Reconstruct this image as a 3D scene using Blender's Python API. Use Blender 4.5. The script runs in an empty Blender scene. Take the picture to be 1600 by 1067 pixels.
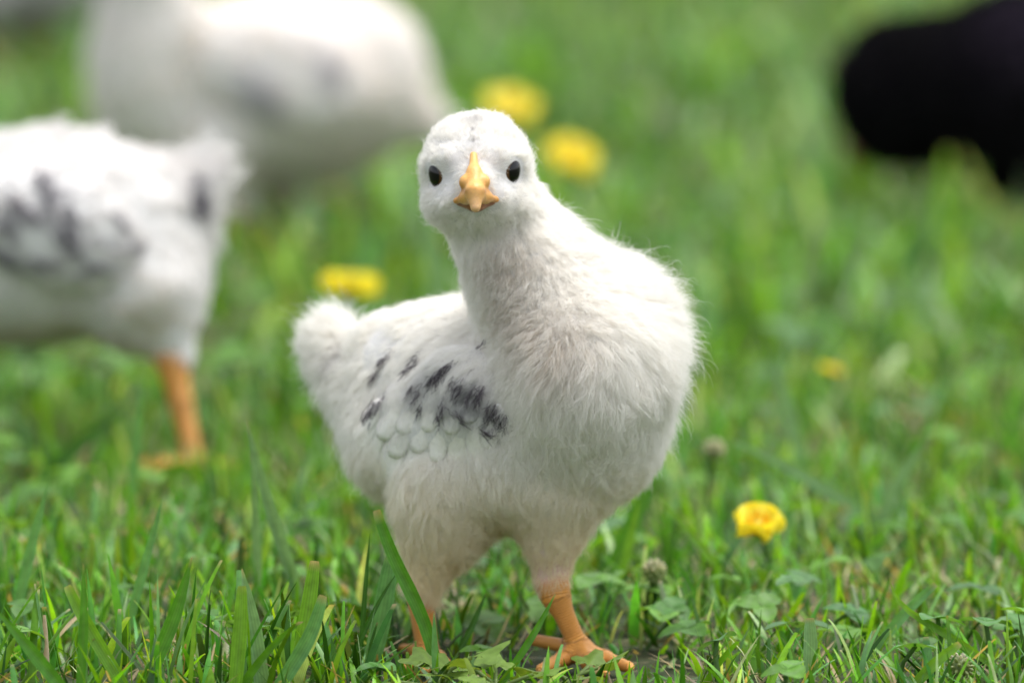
import bpy, math, random
import numpy as np

rng = np.random.default_rng(7)
random.seed(7)
SC = bpy.context.scene
COL = SC.collection

# ------------------------------------------------------------------ camera
CAM_D, CAM_H, LENS, SENS = 2.27, 0.34, 200.0, 22.2
FPX = LENS / SENS * 1600.0
CY0 = 533.5
PITCH = math.atan(CAM_H / CAM_D) - math.atan((1035 - CY0) / FPX)
CAM = np.array([0.0, -CAM_D, CAM_H])
FWD = np.array([0.0, math.cos(PITCH), -math.sin(PITCH)])
UPV = np.array([0.0, math.sin(PITCH), math.cos(PITCH)])
RGT = np.array([1.0, 0.0, 0.0])
cd = bpy.data.cameras.new('camera')
cam = bpy.data.objects.new('camera', cd)
COL.objects.link(cam)
cam.location = CAM
cam.rotation_euler = (math.pi / 2 - PITCH, 0, 0)
cd.lens, cd.sensor_width = LENS, SENS
cd.clip_start, cd.clip_end = 0.05, 400.0
cd.dof.use_dof = True
cd.dof.focus_distance = 2.243
cd.dof.aperture_fstop = 7.0
SC.camera = cam

# ------------------------------------------------------------------ light
SUN_EL, SUN_AZ = math.radians(74), math.radians(70)
W = bpy.data.worlds.new('World')
SC.world = W
W.use_nodes = True
nt = W.node_tree
bg = nt.nodes['Background']
sky = nt.nodes.new('ShaderNodeTexSky')
sky.sky_type = 'NISHITA'
sky.sun_disc = False
sky.sun_elevation = SUN_EL
sky.sun_rotation = SUN_AZ
sky.dust_density = 3.0
hs = nt.nodes.new('ShaderNodeHueSaturation')
hs.inputs['Saturation'].default_value = 0.30
nt.links.new(sky.outputs[0], hs.inputs['Color'])
nt.links.new(hs.outputs[0], bg.inputs['Color'])
bg.inputs['Strength'].default_value = 0.14
sd = bpy.data.lights.new('sun', 'SUN')
sd.energy = 1.15
sd.angle = math.radians(35)
sd.color = (1.0, 0.97, 0.92)
sun = bpy.data.objects.new('sun', sd)
COL.objects.link(sun)
# sun_rotation is measured clockwise from +Y: light comes from azimuth SUN_AZ
sdir = np.array([math.sin(SUN_AZ) * math.cos(SUN_EL), math.cos(SUN_AZ) * math.cos(SUN_EL), math.sin(SUN_EL)])
import mathutils
sun.rotation_euler = mathutils.Vector(sdir).to_track_quat('Z', 'Y').to_euler()
sun.location = (0.3, 0.4, 2)
vs = SC.view_settings
vs.view_transform, vs.look, vs.gamma, vs.exposure = 'Standard', 'None', 1.0, 1.12
vs.use_curve_mapping = False
SC.render.engine = 'CYCLES'
cy = SC.cycles
cy.max_bounces, cy.diffuse_bounces, cy.glossy_bounces, cy.transmission_bounces = 20, 18, 2, 18
cy.transparent_max_bounces = 6
cy.use_denoising = True
cy.denoiser = 'OPENIMAGEDENOISE'
cy.denoising_input_passes = 'RGB_ALBEDO_NORMAL'
cy.denoising_prefilter = 'ACCURATE'
cy.use_adaptive_sampling = False
cy.caustics_reflective = cy.caustics_refractive = False
try:
    SC.cycles_curves.shape = 'RIBBONS'
except Exception:
    pass

# ------------------------------------------------------------------ helpers
def ray(px, py):
    px, py = np.asarray(px, float), np.asarray(py, float)
    d = FWD + RGT * ((px - 800) / FPX)[..., None] + UPV * ((CY0 - py) / FPX)[..., None]
    return d / np.linalg.norm(d, axis=-1, keepdims=True)

def at(px, py, y):
    """world point on the photo's ray (px, py) at world depth y (metres)"""
    d = ray(px, py)
    t = (np.asarray(y, float) - CAM[1]) / d[..., 1]
    return CAM + d * t[..., None]

def ground_y(py):
    return CAM_H / math.tan(PITCH + math.atan((py - CY0) / FPX)) - CAM_D

def M(px, y=0.0):
    """pixels to metres at depth y"""
    return px * (y + CAM_D) / FPX

def norm(v):
    return v / np.maximum(np.linalg.norm(v, axis=-1, keepdims=True), 1e-12)

def tag(o, label=None, cat=None, group=None, kind=None):
    for k, v in (('label', label), ('category', cat), ('group', group), ('kind', kind)):
        if v: o[k] = v
    return o

def empty(name, loc, label, cat, group=None):
    o = bpy.data.objects.new(name, None)
    o.empty_display_size = 0.01
    COL.objects.link(o)
    o.location = loc
    return tag(o, label, cat, group)

def mesh_data(name, V, F, mat, attrs=None, smooth=True):
    """V n x 3; F an m x k array or a list of such; attrs: name -> (n x 4 colour) or (n,)"""
    me = bpy.data.meshes.new(name)
    Fs = [np.asarray(f, np.int32) for f in (F if isinstance(F, list) else [F]) if len(f)]
    nl = sum(f.size for f in Fs); nf = sum(len(f) for f in Fs)
    me.vertices.add(len(V)); me.vertices.foreach_set('co', np.asarray(V, np.float32).ravel())
    me.loops.add(nl); me.loops.foreach_set('vertex_index', np.concatenate([f.ravel() for f in Fs]))
    me.polygons.add(nf)
    tot = np.concatenate([np.full(len(f), f.shape[1], np.int32) for f in Fs])
    st = np.concatenate([[0], np.cumsum(tot)[:-1]]).astype(np.int32)
    me.polygons.foreach_set('loop_start', st)
    me.polygons.foreach_set('use_smooth', np.full(nf, smooth))
    me.update(calc_edges=True)
    me.validate()
    for k, a in (attrs or {}).items():
        a = np.asarray(a, np.float32)
        if a.ndim == 2:
            t = me.attributes.new(k, 'FLOAT_COLOR', 'POINT'); t.data.foreach_set('color', a.ravel())
        else:
            t = me.attributes.new(k, 'FLOAT', 'POINT'); t.data.foreach_set('value', a)
    for m in (mat if isinstance(mat, list) else [mat]): me.materials.append(m)
    return me

def add(name, me, parent=None, loc=None):
    o = bpy.data.objects.new(name, me)
    COL.objects.link(o)
    if parent is not None:
        o.parent = parent
    if loc is not None:
        o.location = loc
    return o

def rgba(c, n=None):
    c = np.array([c[0], c[1], c[2], 1.0])
    return c if n is None else np.tile(c, (n, 1))

def srgb(*c):
    c = np.array(c, float) / 255
    return np.where(c <= 0.04045, c / 12.92, ((c + 0.055) / 1.055) ** 2.4)

# ------------------------------------------------------------------ materials
def mat_new(name):
    m = bpy.data.materials.new(name); m.use_nodes = True
    m.node_tree.nodes.clear()
    return m, m.node_tree.nodes, m.node_tree.links

def attr_node(N, name):
    a = N.new('ShaderNodeAttribute'); a.attribute_name = name; a.attribute_type = 'GEOMETRY'
    return a

def plant_material(name, transl=0.35, rough=0.42, spec=0.5, stripes=True, noise=0.25, nscale=350):
    """leaf tissue: colour from the 'col' attribute, fine veins, light coming through"""
    m, N, L = mat_new(name)
    out = N.new('ShaderNodeOutputMaterial')
    a = attr_node(N, 'col')
    tc = N.new('ShaderNodeTexCoord')
    nz = N.new('ShaderNodeTexNoise'); nz.inputs['Scale'].default_value = nscale; nz.inputs['Detail'].default_value = 3
    L.new(tc.outputs['Object'], nz.inputs['Vector'])
    mr = N.new('ShaderNodeMapRange'); mr.inputs['From Min'].default_value = 0.25; mr.inputs['From Max'].default_value = 0.75
    mr.inputs['To Min'].default_value = 1 - noise; mr.inputs['To Max'].default_value = 1 + noise
    L.new(nz.outputs['Fac'], mr.inputs['Value'])
    val = mr.outputs[0]
    if stripes:
        u = attr_node(N, 'u')
        mm = N.new('ShaderNodeMath'); mm.operation = 'MULTIPLY'; mm.inputs[1].default_value = 34
        L.new(u.outputs['Fac'], mm.inputs[0])
        sn = N.new('ShaderNodeMath'); sn.operation = 'SINE'; L.new(mm.outputs[0], sn.inputs[0])
        ms = N.new('ShaderNodeMath'); ms.operation = 'MULTIPLY_ADD'; ms.inputs[1].default_value = 0.09; ms.inputs[2].default_value = 1
        L.new(sn.outputs[0], ms.inputs[0])
        mu = N.new('ShaderNodeMath'); mu.operation = 'MULTIPLY'
        L.new(ms.outputs[0], mu.inputs[0]); L.new(val, mu.inputs[1]); val = mu.outputs[0]
    vm = N.new('ShaderNodeVectorMath'); vm.operation = 'SCALE'
    L.new(a.outputs['Color'], vm.inputs[0]); L.new(val, vm.inputs['Scale'])
    p = N.new('ShaderNodeBsdfPrincipled')
    L.new(vm.outputs[0], p.inputs['Base Color'])
    p.inputs['Roughness'].default_value = rough
    p.inputs['Specular IOR Level'].default_value = spec
    bp = N.new('ShaderNodeBump'); bp.inputs['Strength'].default_value = 0.25; bp.inputs['Distance'].default_value = 0.0003
    L.new(val, bp.inputs['Height']); L.new(bp.outputs[0], p.inputs['Normal'])
    t = N.new('ShaderNodeBsdfTranslucent')
    tv = N.new('ShaderNodeVectorMath'); tv.operation = 'MULTIPLY'; tv.inputs[1].default_value = (1.4, 1.25, 0.4)
    L.new(vm.outputs[0], tv.inputs[0]); L.new(tv.outputs[0], t.inputs['Color'])
    mx = N.new('ShaderNodeMixShader'); mx.inputs[0].default_value = transl
    L.new(p.outputs[0], mx.inputs[1]); L.new(t.outputs[0], mx.inputs[2])
    L.new(mx.outputs[0], out.inputs[0])
    return m

M_GRASS = plant_material('grass_blade', 0.38, 0.34, 0.38)
M_LEAF = plant_material('leaf', 0.36, 0.48, 0.35, stripes=False, noise=0.22, nscale=500)
M_PETAL = plant_material('petal', 0.35, 0.30, 0.5, stripes=False, noise=0.10, nscale=300)

def skin_material():
    m, N, L = mat_new('chick_skin')
    out = N.new('ShaderNodeOutputMaterial')
    a = attr_node(N, 'col'); lg = attr_node(N, 'leg'); lu = attr_node(N, 'legu')
    p = N.new('ShaderNodeBsdfPrincipled')
    # ring scutes on shanks and toes
    mm = N.new('ShaderNodeMath'); mm.operation = 'MULTIPLY'; mm.inputs[1].default_value = 2 * math.pi / 0.0013
    L.new(lu.outputs['Fac'], mm.inputs[0])
    tc = N.new('ShaderNodeTexCoord')
    nz = N.new('ShaderNodeTexNoise'); nz.inputs['Scale'].default_value = 300; nz.inputs['Detail'].default_value = 2
    L.new(tc.outputs['Object'], nz.inputs['Vector'])
    ad = N.new('ShaderNodeMath'); ad.operation = 'MULTIPLY_ADD'; ad.inputs[1].default_value = 2.0
    L.new(nz.outputs['Fac'], ad.inputs[0]); L.new(mm.outputs[0], ad.inputs[2])
    sn = N.new('ShaderNodeMath'); sn.operation = 'SINE'; L.new(ad.outputs[0], sn.inputs[0])
    ab = N.new('ShaderNodeMath'); ab.operation = 'ABSOLUTE'; L.new(sn.outputs[0], ab.inputs[0])
    pw = N.new('ShaderNodeMath'); pw.operation = 'POWER'; pw.inputs[1].default_value = 0.5; L.new(ab.outputs[0], pw.inputs[0])
    ml = N.new('ShaderNodeMath'); ml.operation = 'MULTIPLY'; L.new(pw.outputs[0], ml.inputs[0]); L.new(lg.outputs['Fac'], ml.inputs[1])
    bp = N.new('ShaderNodeBump'); bp.inputs['Strength'].default_value = 0.8; bp.inputs['Distance'].default_value = 0.0005
    L.new(ml.outputs[0], bp.inputs['Height']); L.new(bp.outputs[0], p.inputs['Normal'])
    mr = N.new('ShaderNodeMapRange'); mr.inputs['To Min'].default_value = 0.74; mr.inputs['To Max'].default_value = 1.06
    L.new(pw.outputs[0], mr.inputs['Value'])
    mx = N.new('ShaderNodeMix'); mx.data_type = 'FLOAT'; mx.inputs[2].default_value = 1.0
    L.new(lg.outputs['Fac'], mx.inputs[0]); L.new(mr.outputs[0], mx.inputs[3])
    vm = N.new('ShaderNodeVectorMath'); vm.operation = 'SCALE'
    L.new(a.outputs['Color'], vm.inputs[0]); L.new(mx.outputs[0], vm.inputs['Scale'])
    L.new(vm.outputs[0], p.inputs['Base Color'])
    ro = N.new('ShaderNodeMapRange'); ro.inputs['To Min'].default_value = 0.9; ro.inputs['To Max'].default_value = 0.42
    L.new(lg.outputs['Fac'], ro.inputs['Value']); L.new(ro.outputs[0], p.inputs['Roughness'])
    sp = N.new('ShaderNodeMath'); sp.operation = 'MULTIPLY'; sp.inputs[1].default_value = 0.45; L.new(lg.outputs['Fac'], sp.inputs[0]); L.new(sp.outputs[0], p.inputs['Specular IOR Level'])
    L.new(p.outputs[0], out.inputs[0])
    return m

def col_material(name, rough=0.4, spec=0.5, sss=0.0, coat=0.0, bump=0.0, bscale=900):
    m, N, L = mat_new(name)
    out = N.new('ShaderNodeOutputMaterial')
    a = attr_node(N, 'col')
    p = N.new('ShaderNodeBsdfPrincipled')
    tc = N.new('ShaderNodeTexCoord')
    nz = N.new('ShaderNodeTexNoise'); nz.inputs['Scale'].default_value = bscale; nz.inputs['Detail'].default_value = 4
    L.new(tc.outputs['Object'], nz.inputs['Vector'])
    mr = N.new('ShaderNodeMapRange'); mr.inputs['From Min'].default_value = 0.3; mr.inputs['From Max'].default_value = 0.7
    mr.inputs['To Min'].default_value = 0.92; mr.inputs['To Max'].default_value = 1.06
    L.new(nz.outputs['Fac'], mr.inputs['Value'])
    vm = N.new('ShaderNodeVectorMath'); vm.operation = 'SCALE'
    L.new(a.outputs['Color'], vm.inputs[0]); L.new(mr.outputs[0], vm.inputs['Scale'])
    L.new(vm.outputs[0], p.inputs['Base Color'])
    p.inputs['Roughness'].default_value = rough
    p.inputs['Specular IOR Level'].default_value = spec
    p.inputs['Coat Weight'].default_value = coat
    p.inputs['Coat Roughness'].default_value = 0.02
    if sss:
        p.inputs['Subsurface Weight'].default_value = sss
        p.inputs['Subsurface Radius'].default_value = (0.0012, 0.0006, 0.0003)
        p.inputs['Subsurface Scale'].default_value = 1.0
    if bump:
        b = N.new('ShaderNodeBump'); b.inputs['Strength'].default_value = bump; b.inputs['Distance'].default_value = 0.0002
        L.new(nz.outputs['Fac'], b.inputs['Height']); L.new(b.outputs[0], p.inputs['Normal'])
    L.new(p.outputs[0], out.inputs[0])
    return m

def down_material():
    m, N, L = mat_new('down')
    out = N.new('ShaderNodeOutputMaterial')
    a = attr_node(N, 'col')
    d = N.new('ShaderNodeBsdfDiffuse'); L.new(a.outputs['Color'], d.inputs['Color'])
    t = N.new('ShaderNodeBsdfTranslucent'); L.new(a.outputs['Color'], t.inputs['Color'])
    mx = N.new('ShaderNodeMixShader'); mx.inputs[0].default_value = 0.45
    L.new(d.outputs[0], mx.inputs[1]); L.new(t.outputs[0], mx.inputs[2])
    g = N.new('ShaderNodeBsdfGlossy'); g.inputs['Roughness'].default_value = 0.45
    m2 = N.new('ShaderNodeMixShader'); m2.inputs[0].default_value = 0.012
    L.new(mx.outputs[0], m2.inputs[1]); L.new(g.outputs[0], m2.inputs[2])
    L.new(m2.outputs[0], out.inputs[0])
    return m

M_SKIN = skin_material()
M_DOWN = down_material()
M_BEAK = col_material('beak_horn', 0.42, 0.45, 0.15, 0.0, 0.5, 1600)
M_EYE = col_material('eye', 0.04, 0.45, 0.0, 0.0)
M_LID = col_material('eyelid_skin', 0.6, 0.4, 0.0, 0.0, 0.4, 2500)
M_FEATHER = col_material('feather_vane', 0.65, 0.3, 0.0, 0.0, 0.3, 1500)

# ------------------------------------------------------------------ implicit bodies
class Prims:
    """a smooth union of ellipsoids and tapered capsules, given in photo pixels at a depth"""
    def __init__(self, ks=1.0): self.p = []; self.ks = ks
    def ell(self, c, r, R=None, k=0.004, tagname=None):
        self.p.append(('e', np.asarray(c, float), np.asarray(r, float), np.eye(3) if R is None else R, k * self.ks, tagname)); return self
    def cap(self, a, b, ra, rb, k=0.004, tagname=None):
        self.p.append(('c', np.asarray(a, float), np.asarray(b, float), (ra, rb), k * self.ks, tagname)); return self
    def one(self, q, P):
        if q[0] == 'e':
            _, c, r, R, _, _ = q
            v = (P - c) @ R
            k0 = np.linalg.norm(v / r, axis=-1); k1 = np.linalg.norm(v / (r * r), axis=-1)
            return k0 * (k0 - 1.0) / np.maximum(k1, 1e-9)
        _, a, b, (ra, rb), _, _ = q
        ab = b - a
        t = np.clip(((P - a) @ ab) / (ab @ ab), 0, 1)
        return np.linalg.norm(P - a - t[..., None] * ab, axis=-1) - (ra + (rb - ra) * t)
    def __call__(self, P, only=None, skip=None):
        d = None
        for q in self.p:
            if only is not None and q[5] != only: continue
            if skip is not None and q[5] == skip: continue
            e = self.one(q, P)
            if d is None: d = e; continue
            k = q[4]
            h = np.maximum(k - np.abs(d - e), 0) / k
            d = np.minimum(d, e) - h * h * k * 0.25
        return d
    def grad(self, P, e=2e-4):
        g = np.stack([self(P + np.eye(3)[i] * e) - self(P - np.eye(3)[i] * e) for i in range(3)], -1)
        return norm(g)

def rot(yaw=0, pitch=0, roll=0):
    """columns: long axis, side axis, up axis; yaw about Z, then pitch lifts the long axis"""
    y, p, r = (math.radians(a) for a in (yaw, pitch, roll))
    Rz = np.array([[math.cos(y), -math.sin(y), 0], [math.sin(y), math.cos(y), 0], [0, 0, 1]])
    Ry = np.array([[math.cos(p), 0, -math.sin(p)], [0, 1, 0], [math.sin(p), 0, math.cos(p)]])
    Rx = np.array([[1, 0, 0], [0, math.cos(r), -math.sin(r)], [0, math.sin(r), math.cos(r)]])
    return Rz @ Ry @ Rx

def surface_nets(f, lo, hi, h):
    lo, hi = np.asarray(lo, float), np.asarray(hi, float)
    n = np.ceil((hi - lo) / h).astype(int) + 1
    ax = [lo[i] + h * np.arange(n[i]) for i in range(3)]
    # coarse pass, then the fine values only near the surface
    s = 4
    cax = [a[::s] for a in ax]
    C = np.stack(np.meshgrid(*cax, indexing='ij'), -1)
    cd_ = f(C.reshape(-1, 3)).reshape(C.shape[:3])
    ii = [np.minimum((np.arange(n[i]) + s // 2) // s, len(cax[i]) - 1) for i in range(3)]
    D = cd_[np.ix_(*ii)].copy()
    near = np.abs(D) < h * s * 2.2
    idx = np.argwhere(near)
    P = np.stack([ax[i][idx[:, i]] for i in range(3)], -1)
    D[near] = f(P)
    S = D < 0
    nx, ny, nz = n
    def c(a, dx, dy, dz): return a[dx:nx - 1 + dx, dy:ny - 1 + dy, dz:nz - 1 + dz]
    cnt = sum(c(S, a, b, d).astype(np.int8) for a in (0, 1) for b in (0, 1) for d in (0, 1))
    act = (cnt > 0) & (cnt < 8)
    cells = np.argwhere(act)
    vid = np.full(act.shape, -1, np.int64); vid[act] = np.arange(len(cells))
    acc = np.zeros((len(cells), 3)); num = np.zeros(len(cells))
    corners = [(a, b, d) for a in (0, 1) for b in (0, 1) for d in (0, 1)]
    for i, p in enumerate(corners):
        for q in corners[i + 1:]:
            if sum(abs(p[k] - q[k]) for k in range(3)) != 1: continue
            d0 = D[cells[:, 0] + p[0], cells[:, 1] + p[1], cells[:, 2] + p[2]]
            d1 = D[cells[:, 0] + q[0], cells[:, 1] + q[1], cells[:, 2] + q[2]]
            cr = (d0 < 0) != (d1 < 0)
            t = np.where(cr, d0 / np.where(cr, d0 - d1, 1), 0)
            pt = np.array(p) + t[:, None] * (np.array(q) - np.array(p))
            acc += np.where(cr[:, None], pt, 0); num += cr
    V = lo + h * (cells + acc / np.maximum(num, 1)[:, None])
    quads = []
    for axis in range(3):
        o = [a for a in range(3) if a != axis]
        sl0 = [slice(None)] * 3; sl1 = [slice(None)] * 3
        sl0[axis] = slice(0, n[axis] - 1); sl1[axis] = slice(1, n[axis])
        A, B = S[tuple(sl0)], S[tuple(sl1)]
        e = np.argwhere(A != B)
        ok = (e[:, o[0]] > 0) & (e[:, o[1]] > 0) & (e[:, o[0]] < n[o[0]] - 1) & (e[:, o[1]] < n[o[1]] - 1)
        e = e[ok]
        inside = A[e[:, 0], e[:, 1], e[:, 2]]
        def cell(du, dv):
            k = e.copy(); k[:, o[0]] -= du; k[:, o[1]] -= dv
            return vid[k[:, 0], k[:, 1], k[:, 2]]
        q = np.stack([cell(1, 1), cell(0, 1), cell(0, 0), cell(1, 0)], -1)
        flip = inside if axis != 1 else ~inside
        q[~flip] = q[~flip][:, ::-1]
        quads.append(q)
    Q = np.concatenate(quads)
    Q = Q[(Q >= 0).all(1)]
    return V, Q

def project(f, V, it=2, e=3e-4):
    for _ in range(it):
        d = f(V)
        V = V - norm(np.stack([f(V + np.eye(3)[i] * e) - f(V - np.eye(3)[i] * e) for i in range(3)], -1)) * d[:, None]
    return V

def march(f, px, py, y0=-0.14, y1=0.12, n=70):
    """first hit of the photo's rays on an implicit body; returns points and a hit mask"""
    d = ray(px, py)
    t = (y0 - CAM[1]) / d[..., 1]
    tmax = (y1 - CAM[1]) / d[..., 1]
    for _ in range(n):
        P = CAM + d * t[..., None]
        t = np.minimum(t + np.maximum(f(P) * 0.8, 2e-5), tmax)
    P = CAM + d * t[..., None]
    return P, f(P) < 6e-4

def frame_pts(n):
    """any tangent for each normal"""
    a = np.where(np.abs(n[:, 2:3]) < 0.9, np.array([[0, 0, 1.0]]), np.array([[1.0, 0, 0]]))
    return norm(np.cross(a, n))

# ------------------------------------------------------------------ down (hair curves)
def tri_sample(V, Q, N):
    T = np.concatenate([Q[:, [0, 1, 2]], Q[:, [0, 2, 3]]])
    a, b, c = V[T[:, 0]], V[T[:, 1]], V[T[:, 2]]
    ar = np.linalg.norm(np.cross(b - a, c - a), axis=1)
    t = rng.choice(len(T), N, p=ar / ar.sum())
    u = rng.random((N, 2)); fl = u.sum(1) > 1; u[fl] = 1 - u[fl]
    return a[t] + u[:, :1] * (b[t] - a[t]) + u[:, 1:] * (c[t] - a[t])

class Comb:
    """combing given at points of the skin: direction in the photo, length in px, lift, each blended by distance"""
    def __init__(self, f, rows, depth=0.0, back=True, y0=-0.14, y1=0.12):
        R = np.array(rows, float)
        P, hit = march(f, R[:, 0], R[:, 1], y0, y1)
        D = R[:, 2:3] * RGT - R[:, 3:4] * UPV
        D[:, 1] += R[:, 6] if R.shape[1] > 6 else 0
        self.P, self.D, self.L, self.lift = P, norm(D), M(R[:, 4], depth), R[:, 5]
        if back:   # the far side mirrors the near one
            g = f.grad(P)
            far = P.copy()
            s = ray(R[:, 0], R[:, 1])
            Q = P + s * 0.13
            for _ in range(60): Q = Q - s * np.maximum(f(Q) * 0.8, 0)[:, None]
            ok = np.linalg.norm(Q - P, axis=1) > 0.02
            self.P = np.concatenate([P, Q[ok]]); self.D = np.concatenate([self.D, self.D[ok]])
            self.L = np.concatenate([self.L, self.L[ok]]); self.lift = np.concatenate([self.lift, self.lift[ok]])
    def __call__(self, X):
        out = [np.zeros((len(X), 3)), np.zeros(len(X)), np.zeros(len(X))]
        for s in range(0, len(X), 20000):
            x = X[s:s + 20000]
            d2 = ((x[:, None] - self.P[None]) ** 2).sum(-1)
            w = 1.0 / (d2 + 1.5e-6) ** 2
            w /= w.sum(1, keepdims=True)
            out[0][s:s + 20000] = w @ self.D; out[1][s:s + 20000] = w @ self.L; out[2][s:s + 20000] = w @ self.lift
        return out

def make_down(name, f, V, Q, N, comb, colour, parent, keep=None, clump_d=0.00125, clump=0.42, rad=3.8e-5, npt=6, jit=0.28, wave=0.06, raise_=0.0, swirl=.25, long=1.0, up=1.0):
    X = tri_sample(V, Q, N)
    if keep is not None: X = X[keep(X)]
    n = f.grad(X)
    D, L, lift = comb(X)
    L = L * long; lift = lift * up
    N = len(X)
    X0 = X
    if raise_: X = X + n * (rng.random((N, 1)) * raise_)
    L = L * np.clip(rng.normal(1.0, 0.22, N), 0.45, 1.7)
    def cells(X, d):
        c_ = np.floor(X / d + rng.normal(0, .12, X.shape)).astype(np.int64)
        _, iv = np.unique(c_[:, 0] * 73856093 ^ c_[:, 1] * 19349663 ^ c_[:, 2] * 83492791, return_inverse=True)
        return iv
    iv = cells(X, clump_d)
    sc_ = np.clip(L / .0038, .15, 1.15)
    off = rng.normal(0, swirl, (iv.max() + 1, 3)); lk = np.clip(rng.normal(1, .35, iv.max() + 1), .4, 2); ll = np.clip(rng.normal(1, .18, iv.max() + 1), .6, 1.5)
    D = norm(D) + rng.normal(0, jit, (N, 3)) + off[iv] * sc_[:, None]
    L = L * ll[iv]; lift = lift * (1 + (lk[iv] - 1) * sc_)
    T = D - n * (D * n).sum(1, keepdims=True)
    T = norm(T)
    lift = np.clip(lift * rng.normal(1, 0.3, N), 0.03, 1.2)
    t = np.linspace(0, 1, npt)[None, :, None]
    tip_drop = 0.55
    pts = X[:, None] - n[:, None] * 2e-4 + L[:, None, None] * (T[:, None] * t + (lift[:, None] * n)[:, None] * (1.6 * t - 1.6 * tip_drop * t * t))
    ln = np.sqrt(1 + lift ** 2)[:, None, None]
    pts = X[:, None] - n[:, None] * 2e-4 + (pts - X[:, None]) / ln
    # waves along each filament
    ph = rng.random((N, 1, 2)) * 6.28
    B = np.cross(n, T)
    am = (L * wave)[:, None, None]
    pts = pts + B[:, None] * am * np.sin(ph[:, :, :1] + t * 5) * t + n[:, None] * am * 0.6 * np.sin(ph[:, :, 1:] + t * 6) * t
    # tips gather into small points
    if clump > 0:
        inv = iv
        c = np.bincount(inv).astype(float)
        tip = pts[:, -1]
        mt = np.stack([np.bincount(inv, tip[:, i]) / c for i in range(3)], -1)
        mt += rng.normal(0, 1, mt.shape) * np.clip(np.bincount(inv, L) / c, 0, .01)[:, None] * 0.14
        cf = clump * sc_ * np.clip(rng.normal(1, 0.35, N), 0, 1.5)
        pts = pts + (mt[inv] - tip)[:, None] * (cf[:, None, None] * t ** 1.6)
    hc = bpy.data.hair_curves.new(name)
    hc.add_curves([npt] * N)
    hc.position_data.foreach_set('vector', pts.astype(np.float32).ravel())
    ra = hc.attributes.get('radius') or hc.attributes.new('radius', 'FLOAT', 'POINT')
    prof = np.interp(np.linspace(0, 1, npt), [0, 0.3, 1], [1, 0.95, 0.12])
    ra.data.foreach_set('value', (prof[None] * rad * np.clip(rng.normal(1, .25, (N, 1)), .5, 1.6)).astype(np.float32).ravel())
    ca = hc.attributes.new('col', 'FLOAT_COLOR', 'CURVE')
    c = colour(X0, n)
    ca.data.foreach_set('color', np.concatenate([c, np.ones((N, 1))], 1).astype(np.float32).ravel())
    hc.materials.append(M_DOWN)
    o = bpy.data.objects.new(name, hc)
    COL.objects.link(o)
    o.parent = parent
    return o

def spots(X, marks):
    """how strongly each point lies in dark marks: rows of (point, direction, half length, half width, strength)"""
    v = np.zeros(len(X))
    for p, d, a, b, s in marks:
        q = X - p + 0.0
        u = q @ d
        w = np.sqrt(np.maximum((q ** 2).sum(1) - u * u, 0))
        v = np.maximum(v, s * np.exp(-((u / a) ** 2 + (w / b) ** 2) ** 1.3))
    return v

# ------------------------------------------------------------------ eye, eyelid
def uv_sphere(nu, nv):
    th = np.linspace(0, math.pi, nv + 1); ph = np.linspace(0, 2 * math.pi, nu, endpoint=False)
    V = np.array([[math.sin(t) * math.cos(p), math.sin(t) * math.sin(p), math.cos(t)] for t in th for p in ph])
    F = [[i * nu + j, (i + 1) * nu + j, (i + 1) * nu + (j + 1) % nu, i * nu + (j + 1) % nu] for i in range(nv) for j in range(nu)]
    return V, np.array(F)

def basis(n, up=(0, 0, 1)):
    n = np.asarray(n, float) / np.linalg.norm(n)
    x = np.cross(up, n); x /= np.linalg.norm(x)
    return np.stack([x, np.cross(n, x), n], 1)       # columns

def torus(R, r, nu=40, nv=10):
    V, F = [], []
    for i in range(nu):
        a = 2 * math.pi * i / nu
        for j in range(nv):
            b = 2 * math.pi * j / nv
            V.append([(R + r * math.cos(b)) * math.cos(a), (R + r * math.cos(b)) * math.sin(a), r * math.sin(b)])
            F.append([i * nv + j, ((i + 1) % nu) * nv + j, ((i + 1) % nu) * nv + (j + 1) % nv, i * nv + (j + 1) % nv])
    return np.array(V), np.array(F)

def make_eye(c, n, r, parent, sy=1.0, up=(0, 0, 1)):
    B = basis(n, up)
    V, F = uv_sphere(40, 32)
    ang = np.degrees(np.arccos(np.clip(V[:, 2], -1, 1)))
    pup, iris, rim = srgb(8, 7, 8), srgb(88, 62, 34), srgb(30, 22, 14)
    k = np.clip((ang - 34) / 4, 0, 1)[:, None]; k2 = np.clip((ang - 58) / 4, 0, 1)[:, None]
    colr = pup * (1 - k) + iris * k * (1 - k2) + rim * k2
    W_ = (V * [r, r * sy, r]) @ B.T
    e = add('eye', mesh_data('eye', W_, F, M_EYE, {'col': np.concatenate([colr, np.ones((len(V), 1))], 1)}), parent, c)
    Vt, Ft = torus(r * 0.88, r * 0.09)
    Vt = Vt * [1, sy, 1] + [0, 0, r * 0.46]
    add('eyelid', mesh_data('eyelid', Vt @ B.T, Ft, M_LID, {'col': rgba(srgb(160, 144, 128), len(Vt))}), e)
    return e

# ------------------------------------------------------------------ main chick: skin form
def px(x, y, Y):
    """pixel plus depth in cm to a world point"""
    return at(np.array(x), np.array(y), Y * 0.01)

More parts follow.
